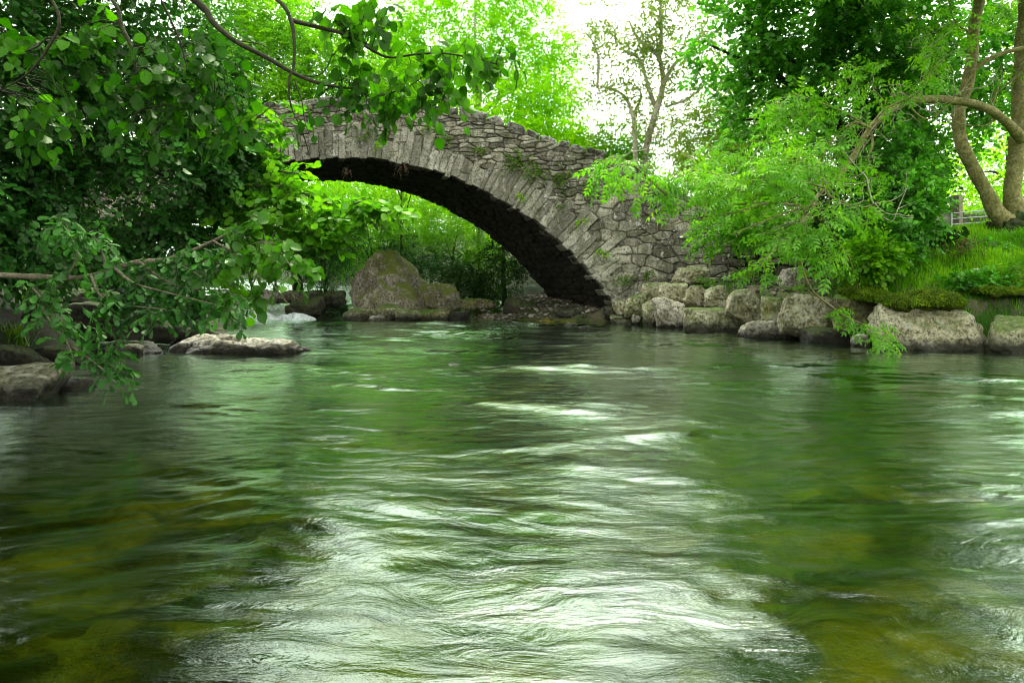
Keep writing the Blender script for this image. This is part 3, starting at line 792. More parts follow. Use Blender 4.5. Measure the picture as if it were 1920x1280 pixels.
def tubes(lst, sides=6):
    Vs, Fs, n0 = [], [], 0
    for pts, r0, r1 in lst:
        p = np.asarray(pts, float); n = len(p)
        tg = unit(np.gradient(p, axis=0))
        up = np.array([.31, .17, .93]); up = up if abs(np.dot(up, tg[0])) < .9 else np.array([1., 0, 0])
        a = unit(np.cross(tg, up)); b = np.cross(tg, a)
        rr = (np.linspace(r0, r1, n) if np.isscalar(r0) and not hasattr(r1, '__len__') else np.interp(np.linspace(0, 1, n), np.linspace(0, 1, len(r1)), r1))
        th = np.arange(sides) * 2 * PI / sides
        V = p[:, None, :] + rr[:, None, None] * (np.cos(th)[None, :, None] * a[:, None, :] + np.sin(th)[None, :, None] * b[:, None, :])
        i = np.arange(n * sides).reshape(n, sides) + n0; j = np.roll(i, -1, 1)
        Fs.append(np.stack([i[:-1], j[:-1], j[1:], i[1:]], -1).reshape(-1, 4))
        Vs.append(V.reshape(-1, 3)); n0 += n * sides
    return np.concatenate(Vs), np.concatenate(Fs)

def limb(name, pts, r0, r1, mat, parent, sides=10, sub=6, knob=.06, seed=0):
    p = catmull(pts, sub)
    V, Fq = tubes([(p, r0, r1)], sides)
    rad = np.repeat(np.linspace(r0, r1, len(p)) if not hasattr(r1, '__len__') else np.interp(np.linspace(0, 1, len(p)), np.linspace(0, 1, len(r1)), r1), sides)
    cen = np.repeat(p, sides, 0)
    k = fbm(V * 2.3 + seed, 3) * knob * 3 + fbm(V * 11 + seed, 3) * knob
    V = V + unit(V - cen) * (k * rad)[:, None]
    link(name, mesh(name, V, Fq, mat), parent)
    return p

def ell(px, py, D, rx, ry, rz, w=1.):
    c = at(px, py, D); return (c, np.array([rx * D / F, rz, ry * D / F]), w)

def scatter(els, n, rs, gap=.0, freq=.8, shell=.45, seed=0.):
    """points in a set of ellipsoids, with noise-shaped gaps; also the outward direction"""
    wt = np.array([e[2] * np.prod(e[1]) ** (2 / 3) for e in els]); wt /= wt.sum()
    Ps, Ds = [], []
    k = rs.choice(len(els), size=int(n * 2.2), p=wt)
    d = unit(rs.normal(size=(len(k), 3))); r = rs.uniform(0, 1, len(k)) ** shell
    C = np.array([e[0] for e in els])[k]; Rd = np.array([e[1] for e in els])[k]
    Pp = C + d * Rd * r[:, None]
    keep = fbm(Pp * freq + seed, 2) > gap - .25
    Pp, d = Pp[keep][:n], d[keep][:n]
    return Pp, d

def crown_tree(name, label, cat, base, els, n, m, leaf, tpl, mat, bark, trunk_r=.15, spray=.35, seed=1, gap=.15, freq=.8, group=None, droop=.25,
               trunk_pts=None, shell=.5, limbs=True, twig=0., tm='bark_dark', flat=.4, lean=None):
    rs = np.random.RandomState(seed)
    base = np.asarray(base, float)
    t = empty(name, base); tag(t, label, cat, group)
    top = np.mean([e[0] for e in els], 0)
    tp = trunk_pts if trunk_pts is not None else [base - [0, 0, .3], base * .55 + top * .45 + [rs.uniform(-.2, .2), 0, .0], top + [0, 0, .3]]
    p = limb('trunk', tp, trunk_r, trunk_r * .3, M[bark], t, 9, 8, seed=seed)
    if limbs:
        for e in els:
            a = p[int(len(p) * rs.uniform(.4, .75))]
            mid = (a + e[0]) / 2 + np.array([rs.uniform(-.2, .2), rs.uniform(-.2, .2), .12 * np.linalg.norm(e[0] - a)])
            if np.linalg.norm(e[0] - a) > .4:
                limb('limb', [a, mid, e[0] + unit(e[0] - a) * e[1] * .5], trunk_r * .42, trunk_r * .08, M[bark], t, 6, 5, seed=seed)
    P_, d = scatter(els, n, rs, gap, freq, shell, seed * 3.1)
    D = unit(d * np.array([1, 1, .6]) + rs.normal(size=P_.shape) * .55 + np.array([0, 0, -.05]))
    f = Foliage(); f.sprays(P_, D, spray * rs.uniform(.6, 1.3, len(P_)), m, leaf, rs, droop, flat=flat, twig=twig)
    f.build('crown', tpl, M[mat], t, M[tm])
    return t

# ------------------------------------------------------------------ trees beyond the bridge
GB = 'trees beyond the bridge'
def gb(px, D): 
    X = (px - CX) * D / F; return np.array([X, D, float(ground_z(np.array([X]), np.array([D]))[0])])
crown_tree('tree', 'bright yellow-green tree rising right behind the crown of the bridge', 'tree', gb(905, 27), 
  [ell(860,120,27,150,110,2.2), ell(980,90,28,105,95,2.), ell(1000,200,26,100,70,1.8), ell(780,60,28,120,80,2.), ell(900,-60,28,190,110,2.4), ell(720,150,26,100,70,1.6), ell(1050,150,27,50,90,1.3,.6)],
  9500, 8, .135, 'simple', 'bright', 'bark_pale', .24, .5, 31, .12, .9, GB, tm='bark_pale')
crown_tree('tree', 'tall pale green tree rising beyond the oak against the white sky', 'tree', gb(560, 26), 
  [ell(560,90,25,130,80,2.), ell(470,40,26,120,90,2.), ell(640,150,24,110,70,1.6), ell(420,160,24,110,100,1.8), ell(520,200,23.5,130,60,1.3)],
  7500, 8, .13, 'simple', 'mid', 'bark_dark', .22, .5, 32, .12, .9, GB)
crown_tree('tree', 'broad dark tree rising behind the oak at the edge of the frame', 'tree', gb(200, 24), 
  [ell(180,60,23,200,150,2.4), ell(20,0,22,180,200,2.4), ell(320,90,23,140,140,2.), ell(120,260,21,220,120,2.), ell(330,-90,23,140,110,2.), ell(300,300,22,160,90,1.6)],
  4200, 8, .125, 'simple', 'oak', 'bark_dark', .3, .5, 33, .0, .9, GB)
# low bright bushes along the road behind the parapet
GH = 'bushes showing over the parapet'
for i, (px, py, D, rx, ry, lab) in enumerate([
  (900,235,24.5,85,45,'yellow-green bush showing over the parapet near the crown of the bridge'),
  (1030,265,24.5,75,40,'yellow-green bush showing over the sloping parapet'),
  (1140,280,25,85,50,'small pale bush at the low end of the parapet below the thin tree'),
  (760,200,25,90,45,'bright bush over the parapet behind the hanging hazel leaves')]):
    crown_tree('bush', lab, 'bush', gb(px, D), [ell(px,py,D,rx,ry,1.1), ell(px+rx*.5,py+ry*.8,D-.3,rx*.7,ry*.8,.9), ell(px-rx*.5,py+ry*.7,D+.3,rx*.7,ry*.8,.9)],
      2000, 8, .12, 'simple', 'bright' if i < 2 or i == 3 else 'mid', 'bark_dark', .06, .4, 40 + i, .05, 1.2, GH)

# the thin, half bare tree against the white sky
thin = empty('thin_tree', gb(1205, 24)); tag(thin, 'thin half-bare tree with forking pale stems against the white sky', 'tree')
D = 24.
stems = [
 ([(1206,330),(1212,275),(1228,215),(1243,160),(1236,110),(1215,88),(1195,70),(1180,40)], .15, .035),
 ([(1192,330),(1190,260),(1186,215),(1170,180),(1140,165),(1110,160)], .10, .025),
 ([(1243,160),(1262,125),(1285,100),(1310,70),(1330,30)], .085, .02),
 ([(1236,110),(1240,70),(1238,20),(1245,-30)], .09, .03),
 ([(1228,200),(1212,150),(1205,120),(1195,105)], .08, .02),
 ([(1186,215),(1202,185),(1196,165),(1175,155)], .06, .015),
 ([(1120,165),(1122,110),(1112,80),(1098,60)], .06, .02),
 ([(1250,200),(1290,185),(1330,150),(1370,120)], .05, .015),
 ([(1140,165),(1125,175),(1100,182)], .03, .01),
 ([(1195,105),(1170,95),(1150,60),(1128,20)], .04, .012),
]
rs = np.random.RandomState(5)
allp = []
for i, (pp, r0, r1) in enumerate(stems):
    w = [at(x, y, D + rs.uniform(-.4, .4) * (j > 0)) for j, (x, y) in enumerate(pp)]
    allp.append(limb('trunk' if i < 2 else 'limb', w, r0, r1, M['bark_pale'], thin, 8, 6, seed=i))
f = Foliage()
pts = np.concatenate([p[len(p)//3:] for p in allp]); O = pts[rs.choice(len(pts), 560)] + rs.normal(size=(560, 3)) * .35
f.sprays(O, rs.normal(size=O.shape) + [0, 0, .1], .55, 6, .205, rs, .3, twig=.013)
P_, d = scatter([ell(1310,200,24,70,110,1.2), ell(1300,60,24,80,70,1.2), ell(1170,20,24,90,50,1.), ell(1130,110,25,50,60,.8,.5), ell(1200,120,24,90,90,1.,.6), ell(1250,-60,24,160,70,1.5), ell(1150,230,24.5,60,50,.8,.9), ell(1270,250,24.5,60,50,.8,.9), ell(1210,40,24,90,60,1.,.6)], 1000, rs, .25, 1.1)
f.sprays(P_, d + rs.normal(size=P_.shape) * .6, .55, 7, .20, rs, .35, twig=.013)
f.build('crown', 'narrow', M['sparse'], thin, M['bark_pale'])

# right-hand trees behind the ash
crown_tree('lime_tree', 'big dark broad-leaved tree behind the arching ash branch', 'tree', gb(1640, 17.5),
  [ell(1420,60,17,120,90,1.4), ell(1560,40,17,140,100,1.7), ell(1690,90,17,140,110,1.7), ell(1480,150,16.5,110,60,1.1), ell(1620,200,17,150,90,1.5), ell(1350,100,17.5,60,60,.9,.7), ell(1690,260,17,90,80,1.3), ell(1600,-90,17,260,120,2.), ell(1420,230,18,90,70,1.,.6), ell(1830,80,18,100,130,1.3), ell(1870,215,18.5,70,80,1.)],
  5200, 8, .125, 'ovate', 'lime', 'bark_dark', .3, .5, 51, .10, .9, flat=.3)
lime = bpy.data.objects['lime_tree']; rs = np.random.RandomState(57)
P_, d = scatter([(np.array([8.2,13.5,10.5]), np.array([3.6,2.5,2.4]), 1.), (np.array([9.,12.5,15.]), np.array([4.2,3.,2.8]), 1.), (np.array([7.,17.,14.]), np.array([3.2,2.5,3.]), 1.), (np.array([11.,9.,11.]), np.array([3.,3.,3.]), 1.)], 5200, rs, -.15, .8, .5)
f = Foliage(); f.sprays(P_, d + rs.normal(size=P_.shape) * .5, .45, 6, .22, rs, .3); f.build('shading_crown', 'simple', M['dark'], lime)  # unseen leaf mass added high overhead to darken the water's reflections
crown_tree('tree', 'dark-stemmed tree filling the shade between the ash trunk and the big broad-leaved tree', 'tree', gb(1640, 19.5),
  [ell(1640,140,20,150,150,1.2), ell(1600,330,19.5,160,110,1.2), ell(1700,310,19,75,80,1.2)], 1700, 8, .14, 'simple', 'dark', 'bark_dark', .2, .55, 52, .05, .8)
crown_tree('tree', 'feathery grey-green tree beside the thin half-bare tree', 'tree', gb(1390, 23),
  [ell(1360,260,23,110,70,1.3), ell(1400,180,23,90,70,1.2), ell(1330,330,22,130,60,1.2), ell(1450,310,22,90,70,1.2)], 2600, 8, .16, 'narrow', 'sparse', 'bark_dark', .14, .5, 53, .2, .9)
crown_tree('tree', 'light green tree behind the gatepost at the field edge', 'tree', gb(1890, 24),
  [ell(1850,330,23,110,60,1.5), ell(1930,250,24,90,110,1.4), ell(1990,100,24,110,160,1.6), ell(1800,390,25,120,40,1.2)], 1900, 8, .13, 'simple', 'bright', 'bark_dark', .18, .5, 54, .15, .9)

# woods closing the view: individual trees standing further back
GW = 'distant trees closing the view'
rs = np.random.RandomState(90)
far = [(-300,40,'dark tree at the back of the wood beyond the oak trunk'),(60,42,'pale tree deep in the wood beyond the oak'),(330,45,'tree deep in the wood above the cascade'),
       (620,46,'distant tree glimpsed through the arch'),(800,48,'distant tree glimpsed behind the bright tree'),(1330,46,'distant low tree under the white sky gap'),
       (1500,44,'distant tree behind the big broad-leaved tree'),(1760,42,'distant tree beyond the gatepost field'),(2050,40,'distant tree past the ash trunks'),(1060,60,'faint far tree between the bright tree and the thin tree')]
for i, (px, D, lab) in enumerate(far):
    low_ = px in (1330, 1060)
    hgt = 120 if low_ else 260
    yb = 420 if not low_ else 430
    crown_tree('tree', lab, 'tree', gb(px, D), [ell(px, yb-hgt*.35, D, 190, hgt*.45, 4.5), ell(px-90, yb-hgt*.1, D, 140, hgt*.4, 3.5), ell(px+100, yb-hgt*.15, D, 140, hgt*.4, 3.5)],
      3200 if px in (620, 800, 1060) else 1500, 8, .24, 'simple', ['mid','oak','mid','mid','bright','sparse','lime','bright','lime','sparse'][i], 'bark_dark', .3, .9, 91 + i, 0., .5, GW)

# ------------------------------------------------------------------ bushes under the arch and by the cascade
GU = 'bushes growing on the bank under and beyond the arch'
for i, a in enumerate([
  ((850,430), 24, [(860,440,24,85,50,1.2),(800,410,25,90,50,1.2),(920,470,24,60,40,1.)], 2200, 'mid', 'wide fresh green bush framed by the arch above the great rock'),
  ((720,420), 26, [(720,400,26,90,50,1.2),(690,450,26,80,50,1.),(640,400,27,80,60,1.2)], 1800, 'mid', 'green bush behind the peak of the great rock'),
  ((910,520), 22.6, [(880,520,22.6,55,40,.8),(935,530,22.4,45,40,.7),(960,480,23,50,40,.7),(860,560,22,40,22,.6)], 1500, 'dark', 'dark low bush on the bank at the shaded side of the arch'),
  ((600,500), 22.5, [(600,500,22.5,50,60,1.),(585,450,23,60,50,1.),(630,440,23.5,50,50,1.)], 1700, 'oak', 'small-leaved dark bush overhanging the cascade beside the great rock'),
  ((480,470), 23, [(480,470,23,80,60,1.2),(410,500,22,80,45,1.2),(540,430,24,80,60,1.2)], 1800, 'mid', 'tangled bush above the cascade behind the low branch'),
  ((280,480), 19, [(270,470,18.5,120,60,1.2),(330,510,18,80,40,1.),(180,500,18,90,50,1.)], 1700, 'oak', 'shadowed bush behind the low oak branch'),
  ((700,300), 31, [(700,330,31,120,90,1.6),(830,360,31,100,70,1.4),(930,430,29,80,60,1.2),(620,330,31,90,80,1.4)], 3000, 'bright', 'sunlit leafage filling the top of the arch opening'),
  ((780,480), 25, [(790,480,25,70,40,1.),(850,500,24,60,36,.9),(740,470,26,50,40,.8)], 1500, 'oak', 'darker bush low on the bank right behind the mossy shoulder of the great rock'),
  ((680,470), 27, [(650,460,27,60,60,1.),(610,430,27,60,60,1.)], 1400, 'alder', 'light bush between the great rock and the cascade'),
  ((560,360), 29, [(560,330,29,140,80,1.6),(440,330,28,140,90,1.6)], 1500, 'mid', 'tall bush past the hidden end of the arch'),
]):
    (px, _), D, els, n, mt, lab = a
    crown_tree('bush', lab, 'bush', gb(px, D), [ell(*e) for e in els], n, 8, .095, 'simple' if mt != 'mid' else 'narrow', mt, 'bark_dark', .05, .4, 110 + i, .05, 1.3, GU)
# bare stems standing under the right of the arch
for i, (px, y0, y1, lab) in enumerate([(948,480,570,'straight dark stem standing under the arch beside the bush')]):
    o = empty('slender_tree', gb(px, 23.0)); tag(o, lab, 'tree')
    limb('trunk', [at(px, y1 + 10, 23), at(px + 3 * i - 4, (y0 + y1) / 2, 23), at(px + (6 if i == 2 else -2), y0 - 60, 23)], .12 - .03 * i, .05, M['bark_dark'], o)

# ------------------------------------------------------------------ right bank: ash, shrubs, gate, grass
ash = empty('ash_tree', at(1905, 440, 14.)); tag(ash, 'ash tree with curving olive trunk and a long arching branch over the bank', 'tree')
DA = 14.0
def darch(x): return 10.6 + (min(max(x, 1480), 1916) - 1500) / 416 * 3.3
def pl(pts, D0, D1=None):
    n = len(pts); return [at(x, y, D0 + ((D1 if D1 is not None else D0) - D0) * i / max(n - 1, 1)) for i, (x, y) in enumerate(pts)]
limb('trunk', pl([(1960,470),(1910,430),(1872,402),(1850,360),(1822,310),(1802,265),(1797,215),(1812,165),(1822,110),(1826,50),(1838,-20),(1830,-160)], DA), .24, [.30,.23,.165,.135,.126,.122,.120,.116,.11,.104,.098,.07], M['bark_ash'], ash, 14, 8, .05, 1)
limb('trunk', pl([(1925,480),(1906,425),(1898,360),(1905,300),(1912,200),(1916,100),(1924,-20),(1920,-160)], DA + .35), .24, [.33,.23,.16,.148,.143,.14,.13,.1], M['bark_ash'], ash, 14, 8, .05, 2)
arch = limb('branch', pl([(1916,262),(1890,232),(1850,204),(1800,190),(1745,186),(1695,192),(1660,214),(1632,240),(1605,285),(1578,325),(1548,352),(1515,388),(1500,420)], DA - .1, 10.6), .085, [.115,.092,.084,.078,.072,.066,.06,.053,.046,.04,.034,.026,.015], M['bark_ash'], ash, 12, 8, .05, 3)
b2 = limb('branch', pl([(1925,90),(1880,100),(1840,120),(1812,152),(1795,180)], DA - .3), .045, .04, M['bark_ash'], ash, 9, 8, .05, 4)
subs = [
 [(1632,240),(1600,230),(1565,258),(1540,300),(1525,330)], [(1605,235),(1585,250),(1560,300),(1555,330)], [(1632,240),(1660,205),(1720,175),(1750,130),(1788,95)],
 [(1632,240),(1636,270),(1628,300),(1640,320),(1645,335)], [(1548,352),(1560,370),(1600,385),(1625,388),(1640,380)], [(1548,352),(1500,340),(1440,330),(1390,345),(1330,350)],
 [(1515,388),(1470,400),(1420,420),(1370,440)], [(1530,375),(1510,430),(1500,480),(1520,540),(1560,575),(1600,600),(1640,615)], [(1548,340),(1500,300),(1450,270),(1400,265)],
 [(1515,388),(1440,380),(1330,385),(1250,365),(1190,345)], [(1440,380),(1370,400),(1300,410),(1240,430)], [(1632,240),(1580,210),(1530,190),(1480,175)],
 [(1515,400),(1480,450),(1440,480),(1420,500)], [(1700,190),(1720,215),(1745,222),(1790,190),(1830,185)], [(1858,205),(1872,160),(1880,140),(1875,120)],
 [(1250,365),(1200,320),(1170,300),(1140,295)], [(1870,210),(1850,235),(1800,232),(1770,215)], [(1390,345),(1310,320),(1250,330)],
 [(1530,380),(1560,440),(1590,480),(1600,505)], [(1640,615),(1650,630),(1660,645)],
 [(1815,60),(1790,40),(1775,-10)], [(1925,130),(1880,165),(1850,200)],
]
sk = []
rs = np.random.RandomState(61)
for i, s_ in enumerate(subs):
    d0 = darch(s_[0][0]); d1 = d0 - rs.uniform(-.4, .5)
    p = limb('branch', pl(s_, d0, d1), .022 if i not in (7,) else .026, .007, M['bark_ash'], ash, 6, 6, .04, i)
    if i not in (6, 7, 10, 13, 14, 16, 18, 19, 21): sk.append(p)
f = Foliage()
skp = np.concatenate([p[len(p)//4:] for p in sk])
O = skp[rs.choice(len(skp), 200)] + rs.normal(size=(200, 3)) * .10
f.sprays(O, unit(rs.normal(size=O.shape) * [1, 1, .5] + [-.35, -.1, -.05]), .26, 3, .25, rs, .4, 50, twig=.004)
aels = [ell(1470,315,10.4,105,46,.8), ell(1395,345,10.,105,36,.8), ell(1520,420,9.9,56,45,.5), ell(1290,350,10.6,80,24,.5), ell(1175,330,11,46,36,.4), ell(1500,205,11.6,80,34,.6), ell(1620,150,12.4,80,30,.5), ell(1495,450,9.9,50,32,.4), ell(1550,490,9.6,34,30,.3), ell(1370,285,11,70,34,.6), ell(1480,260,11.2,70,30,.5,.6), ell(1645,608,9.3,22,10,.12,.5), ell(1250,400,10.8,26,14,.25,.6), ell(1150,310,11.2,36,22,.3)]
P_, d = scatter(aels, 340, rs, .2, 1.6, .6)
f.sprays(P_, unit(rs.normal(size=P_.shape) * [1, 1, .5] + d * .5 + [-.3, -.1, -.05]), .28, 3, .225, rs, .4, 50, twig=.004)
P_, d = scatter([ell(1755,60,13.6,46,56,.4), ell(1885,140,14.6,40,60,.3,.6), ell(1880,20,14.8,50,50,.4), ell(1735,110,13.6,46,36,.4,.6)], 90, rs, .12, 1.6, .6)
f.sprays(P_, unit(rs.normal(size=P_.shape) + [0, -.3, -.2]), .28, 3, .22, rs, .5, 48, twig=.004)
low_tw = np.concatenate([np.array(pl([(1575,582),(1600,600),(1640,615),(1652,630),(1660,645)], 10.0, 9.8))]); O = np.concatenate([low_tw + rs.normal(size=low_tw.shape) * .07 for _ in range(4)])
f.sprays(O, unit(rs.normal(size=O.shape) * [1, .6, .4] + [.4, -.2, -.3]), .16, 3, .19, rs, .4, 50, twig=.003)
f.build('crown', 'ash', M['ash'], ash, M['bark_ash'])
P_, d = scatter([ell(1720,-230,12,330,140,2.), (np.array([9.5,8.,7.2]), np.array([2.6,3.,1.5]), 1.), (np.array([9.5,3.,6.2]), np.array([2.4,3.5,1.6]), 1.)], 2600, rs, 0.)
f = Foliage(); f.sprays(P_, d + [0, 0, -.1], .4, 4, .34, rs, .4); f.build('blocking_crown', 'ash', M['ash'], ash, None)  # unseen crown extended overhead and behind the viewer to block sky light
# bare pale twigs curling about the arching branch
rs = np.random.RandomState(64); tw = []
for i in range(95):
    if i < 70:
        a = arch[rs.randint(int(len(arch) * .12), len(arch))] + rs.normal(size=3) * .03
    else:
        q = sk[rs.randint(len(sk))]; a = q[rs.randint(len(q) // 2, len(q))]
    dr = unit(np.array([rs.normal() - .5, rs.normal() * .4 - .2, rs.normal() * .7 - .15])); L_ = rs.uniform(.3, 1.1); pts_ = [a]
    for q in range(5):
        dr = unit(dr + rs.normal(size=3) * .38 + np.array([0, 0, .10])); pts_.append(pts_[-1] + dr * L_ / 5)
    tw.append((catmull(pts_, 3), rs.uniform(.006, .012), .0035))
    if rs.uniform() < .6:
        b_ = pts_[3]; d2 = unit(dr + rs.normal(size=3) * .7); tw.append((catmull([b_, b_ + d2 * .12, b_ + unit(d2 + rs.normal(size=3) * .4) * .28], 3), .006, .003))
TV, TF = tubes(tw, 5); link('twigs', mesh('twigs', TV, TF, M['bark_pale']), ash)['kind'] = 'stuff'
# mossy rootstock of the ash
V = rock_shape(at(1900, 442, 14.0), (1.25, 1.0, .95), 66, planes=10, p=8, rough=.16)
link('rootstock', mesh('rootstock', V, ICO_F, M['bark_moss']), ash)

GR = 'shrubs on the grassy bank behind the boulders'
for i, a in enumerate([
  (1690,12.6,[(1690,400,12.6,80,70,.6),(1700,365,13,55,55,.6),(1650,450,12.3,70,45,.5)],900,'lime','broad leafy sapling shrub with thin forked stems on the grassy bank'),
  (1600,13.2,[(1600,380,13.4,70,80,.6),(1560,440,13.,60,50,.5)],700,'dark','dark shrub in the shade behind the ash leaves'),
  (1720,14.5,[(1705,330,14.5,55,60,.7),(1690,290,15,60,50,.7)],600,'lime','dark leafy shrub just before the gatepost'),
  (1430,15.0,[(1420,420,15.2,80,50,.6),(1360,440,16,70,40,.5)],500,'ash','pale shrub sprouting from behind the low stone wall'),
  (1620,11.8,[(1625,475,11.8,55,28,.35)],360,'mid','low bramble patch at the top of the grassy slope'),
]):
    px, D, els, n, mt, lab = a
    crown_tree('shrub', lab, 'shrub', gb(px, D), [ell(*e) for e in els], n, 7, .085, 'ovate', mt, 'bark_dark', .025, .3, 140 + i, .05, 1.6, GR, twig=.003)

post = empty('gatepost', gb(1793, 16.5)); tag(post, 'weathered square wooden gatepost in the long grass', 'post')
def box(name, c, dims, mat, parent, bev=.01, rz=0.):
    bm = bmesh.new(); bmesh.ops.create_cube(bm, size=1)
    for v in bm.verts: v.co = Vector((v.co.x * dims[0], v.co.y * dims[1], v.co.z * dims[2]))
    bmesh.ops.bevel(bm, geom=bm.edges[:], offset=bev, segments=2, affect='EDGES')
    bmesh.ops.rotate(bm, verts=bm.verts, cent=(0, 0, 0), matrix=__import__('mathutils').Matrix.Rotation(rz, 3, 'Z'))
    bmesh.ops.translate(bm, verts=bm.verts, vec=c)
    me = bpy.data.meshes.new(name); bm.to_mesh(me); bm.free(); me.materials.append(M[mat]); return link(name, me, parent)
tp = at(1793, 368, 16.5)
box('post_shaft', Vector((tp[0], 16.5, tp[2] - .75)), (.21, .21, 1.5), 'wood', post, .012, .6)
box('post_cap', Vector((tp[0], 16.5, tp[2] + .004)), (.19, .19, .02), 'wood', post, .008, .6)
gate = empty('field_gate', gb(1830, 16.2)); tag(gate, 'galvanised tubular field gate hung beside the wooden gatepost', 'gate')
gl_ = at(1784, 400, 16.2)
for y_ in (400, 410.5, 421, 432, 443):
    a = at(1784, y_, 16.2); b = a + np.array([1.9, -.4, .14 if y_ < 405 else .12])
    V, Fq = tubes([(np.linspace(a, b, 6), .012, .012)], 8); link('gate_rail', mesh('gate_rail', V, Fq, M['steel']), gate)
for dx in (0, 1.9):
    a = at(1784, 399, 16.2) + np.array([dx, -.21 * dx, .07 * dx]); 
    V, Fq = tubes([(np.linspace(a, a - [0, 0, .75], 4), .02, .02)], 8); link('gate_stile', mesh('gate_stile', V, Fq, M['steel']), gate)

# grass on the bank
def blades(X, Y, Z, H, rs, lean=.5, w=.008):
    n = len(X)
    a = rs.uniform(0, 2 * PI, n); dx, dy = np.cos(a), np.sin(a)
    ln = rs.uniform(.1, 1., n) * lean
    B = np.stack([X, Y, Z], -1)
    sd = np.stack([-dy, dx, np.zeros(n)], -1); dr = np.stack([dx, dy, np.zeros(n)], -1)
    up = np.array([0, 0, 1.])
    ww = (w * rs.uniform(.7, 1.4, n))[:, None]
    Hh = H[:, None]; l = (ln * H)[:, None]
    p1 = B + up * Hh * .55 + dr * l * .3; p2 = B + up * Hh * .95 * (1 - .25 * ln[:, None]) + dr * l
    V = np.stack([B - sd * ww, B + sd * ww, p1 + sd * ww * .8, p1 - sd * ww * .8, p2], 1)
    k = (np.arange(n) * 5)[:, None]
    return V.reshape(-1, 3), [k + np.array([[0, 1, 2, 3]]), k + np.array([[3, 2, 4]])], np.repeat(rs.uniform(0, 1, n), 5)
rs = np.random.RandomState(70)
n = 260000
Y = rs.uniform(8.5, 22, n); X = rs.uniform(4.2, 16, n); d = X - np.interp(Y, YR, XR)
led = np.interp(Y, [12.4, 13.4], [0, 1])
dens = sstep(.45, .8, d) * np.where(led > .5, np.where(X > 6.4 + .2 * (16 - Y), 1., .16 * (fbm(n2(X * 1.6, Y * 1.6), 2) > .05)), 1.) * np.interp(Y, [8, 13, 22], [1, .8, .5]) * np.interp(d, [6, 10], [1, .4])
k = (rs.uniform(0, 1, n) < dens) & ~((Y > 16.2) & (X < 8.6))
X, Y, d = X[k], Y[k], d[k]; Z = ground_z(X, Y)
H = (.10 + .20 * rs.uniform(0, 1, len(X)) ** 2 + .30 * np.clip(fbm(n2(X * .9, Y * .9), 2) + .1, 0, 1)) * np.where(d < 1.3, .5, .8)
V, Fq, tn = blades(X, Y, Z - .01, H, rs, .8, .006)
tn = np.clip(tn * .5 + np.repeat(.35 + .75 * fbm(n2(X * .8, Y * .8, 3.), 3), 5), 0, 1)
tag(link('grass', mesh('grass', V, Fq, M['grass'], {'tint': tn})), kind='stuff')
GWD = 'weeds along the top of the bank'
for i, (px, py, D, r, n, mt, tpl, lab) in enumerate([
  (1580,535,11.9,.30,70,'lime','ovate','broad-leaved weed clump above the square dark-pitted boulder'),
  (1690,500,11.6,.30,60,'mid','ovate','pale leafy weeds on the slope above the huge tan boulder'),
  (1800,505,11.4,.26,50,'lime','ovate','dark dock leaves in the grass above the mossy cap'),
  (1880,500,11.2,.30,60,'mid','narrow','narrow-leaved weeds above the overhanging slab'),
  (1850,455,12.6,.34,70,'lime','ovate','nettle patch in the grass below the ash roots'),
  (1760,440,13.4,.36,80,'dark','ovate','shaded weed patch between the shrubs and the ash trunk'),
  (1640,520,11.7,.34,90,'fern','narrow','ferny clump behind the mossy hummock'),
  (1745,525,11.3,.34,90,'mid','simple','low tangle of weeds behind the moss of the huge tan boulder'),
  (1850,525,11.2,.36,90,'lime','ovate','leafy weeds spilling towards the dark cleft'),
  (1910,545,11.1,.30,80,'fern','narrow','ferns hanging over the dark slab at the frame edge'),
  (1700,455,13.0,.40,100,'fern','narrow','fern patch under the forked sapling'),
  (1660,470,12.6,.34,90,'lime','ovate','brambles in the shade of the ash leaves'),
  (1810,470,12.3,.30,70,'dry','narrow','dry brown stems in the long grass'),
  (1500,545,13.2,.2,36,'mid','narrow','grassy weed by the pale block'),
  (1400,520,15.2,.25,40,'mid','simple','low weeds on the stony ledge path'),
  (1330,526,16.2,.2,30,'grass','narrow','grass tuft at the foot of the leaning slab'),
  (1180,600,16.6,.12,24,'grass','narrow','grass tuft among the small stones at the bridge foot')]):
    c = at(px, py, D); c[2] = float(ground_z(c[0:1], c[1:2])[0]) + .02; rs = np.random.RandomState(700 + i)
    o = empty('weed', c); tag(o, lab, 'plant', GWD)
    O = c + rs.normal(size=(n, 3)) * [r * .6, r * .5, 0] + np.stack([0 * np.arange(n), 0 * np.arange(n), rs.uniform(0, .28, n)], -1)
    f = Foliage(); f.sprays(O, rs.normal(size=(n, 3)) * [.7, .7, .4] + [0, 0, .7], .15, 5, .075, rs, .3, twig=.002); f.build('leaves', tpl, M[mt], o, M['bark_dark'])

# gravel under the arch and along the ledge path
bm = bmesh.new(); bmesh.ops.create_icosphere(bm, subdivisions=1, radius=1.0)
IV = np.array([v.co for v in bm.verts]); IF = np.array([[v.index for v in f_.verts] for f_ in bm.faces]); bm.free()
rs = np.random.RandomState(72)
n = 7000
Y = np.concatenate([rs.uniform(17.6, 23, n), rs.uniform(12.4, 17.6, n // 3)]); X = np.concatenate([rs.uniform(-3, 3, n), rs.uniform(3.6, 7.4, n // 3)])
d = X - np.interp(Y, YR, XR); k = (d > .1); X, Y = X[k], Y[k]; n = len(X)
sz = .02 + .07 * rs.uniform(0, 1, n) ** 4; sz = np.where(Y < 17.5, sz * .8, sz)
V = IV[None] * rs.uniform(.6, 1.25, (n, len(IV), 1)) * sz[:, None, None] * np.stack([rs.uniform(.8, 1.4, n), rs.uniform(.8, 1.4, n), rs.uniform(.4, .8, n)], -1)[:, None, :]
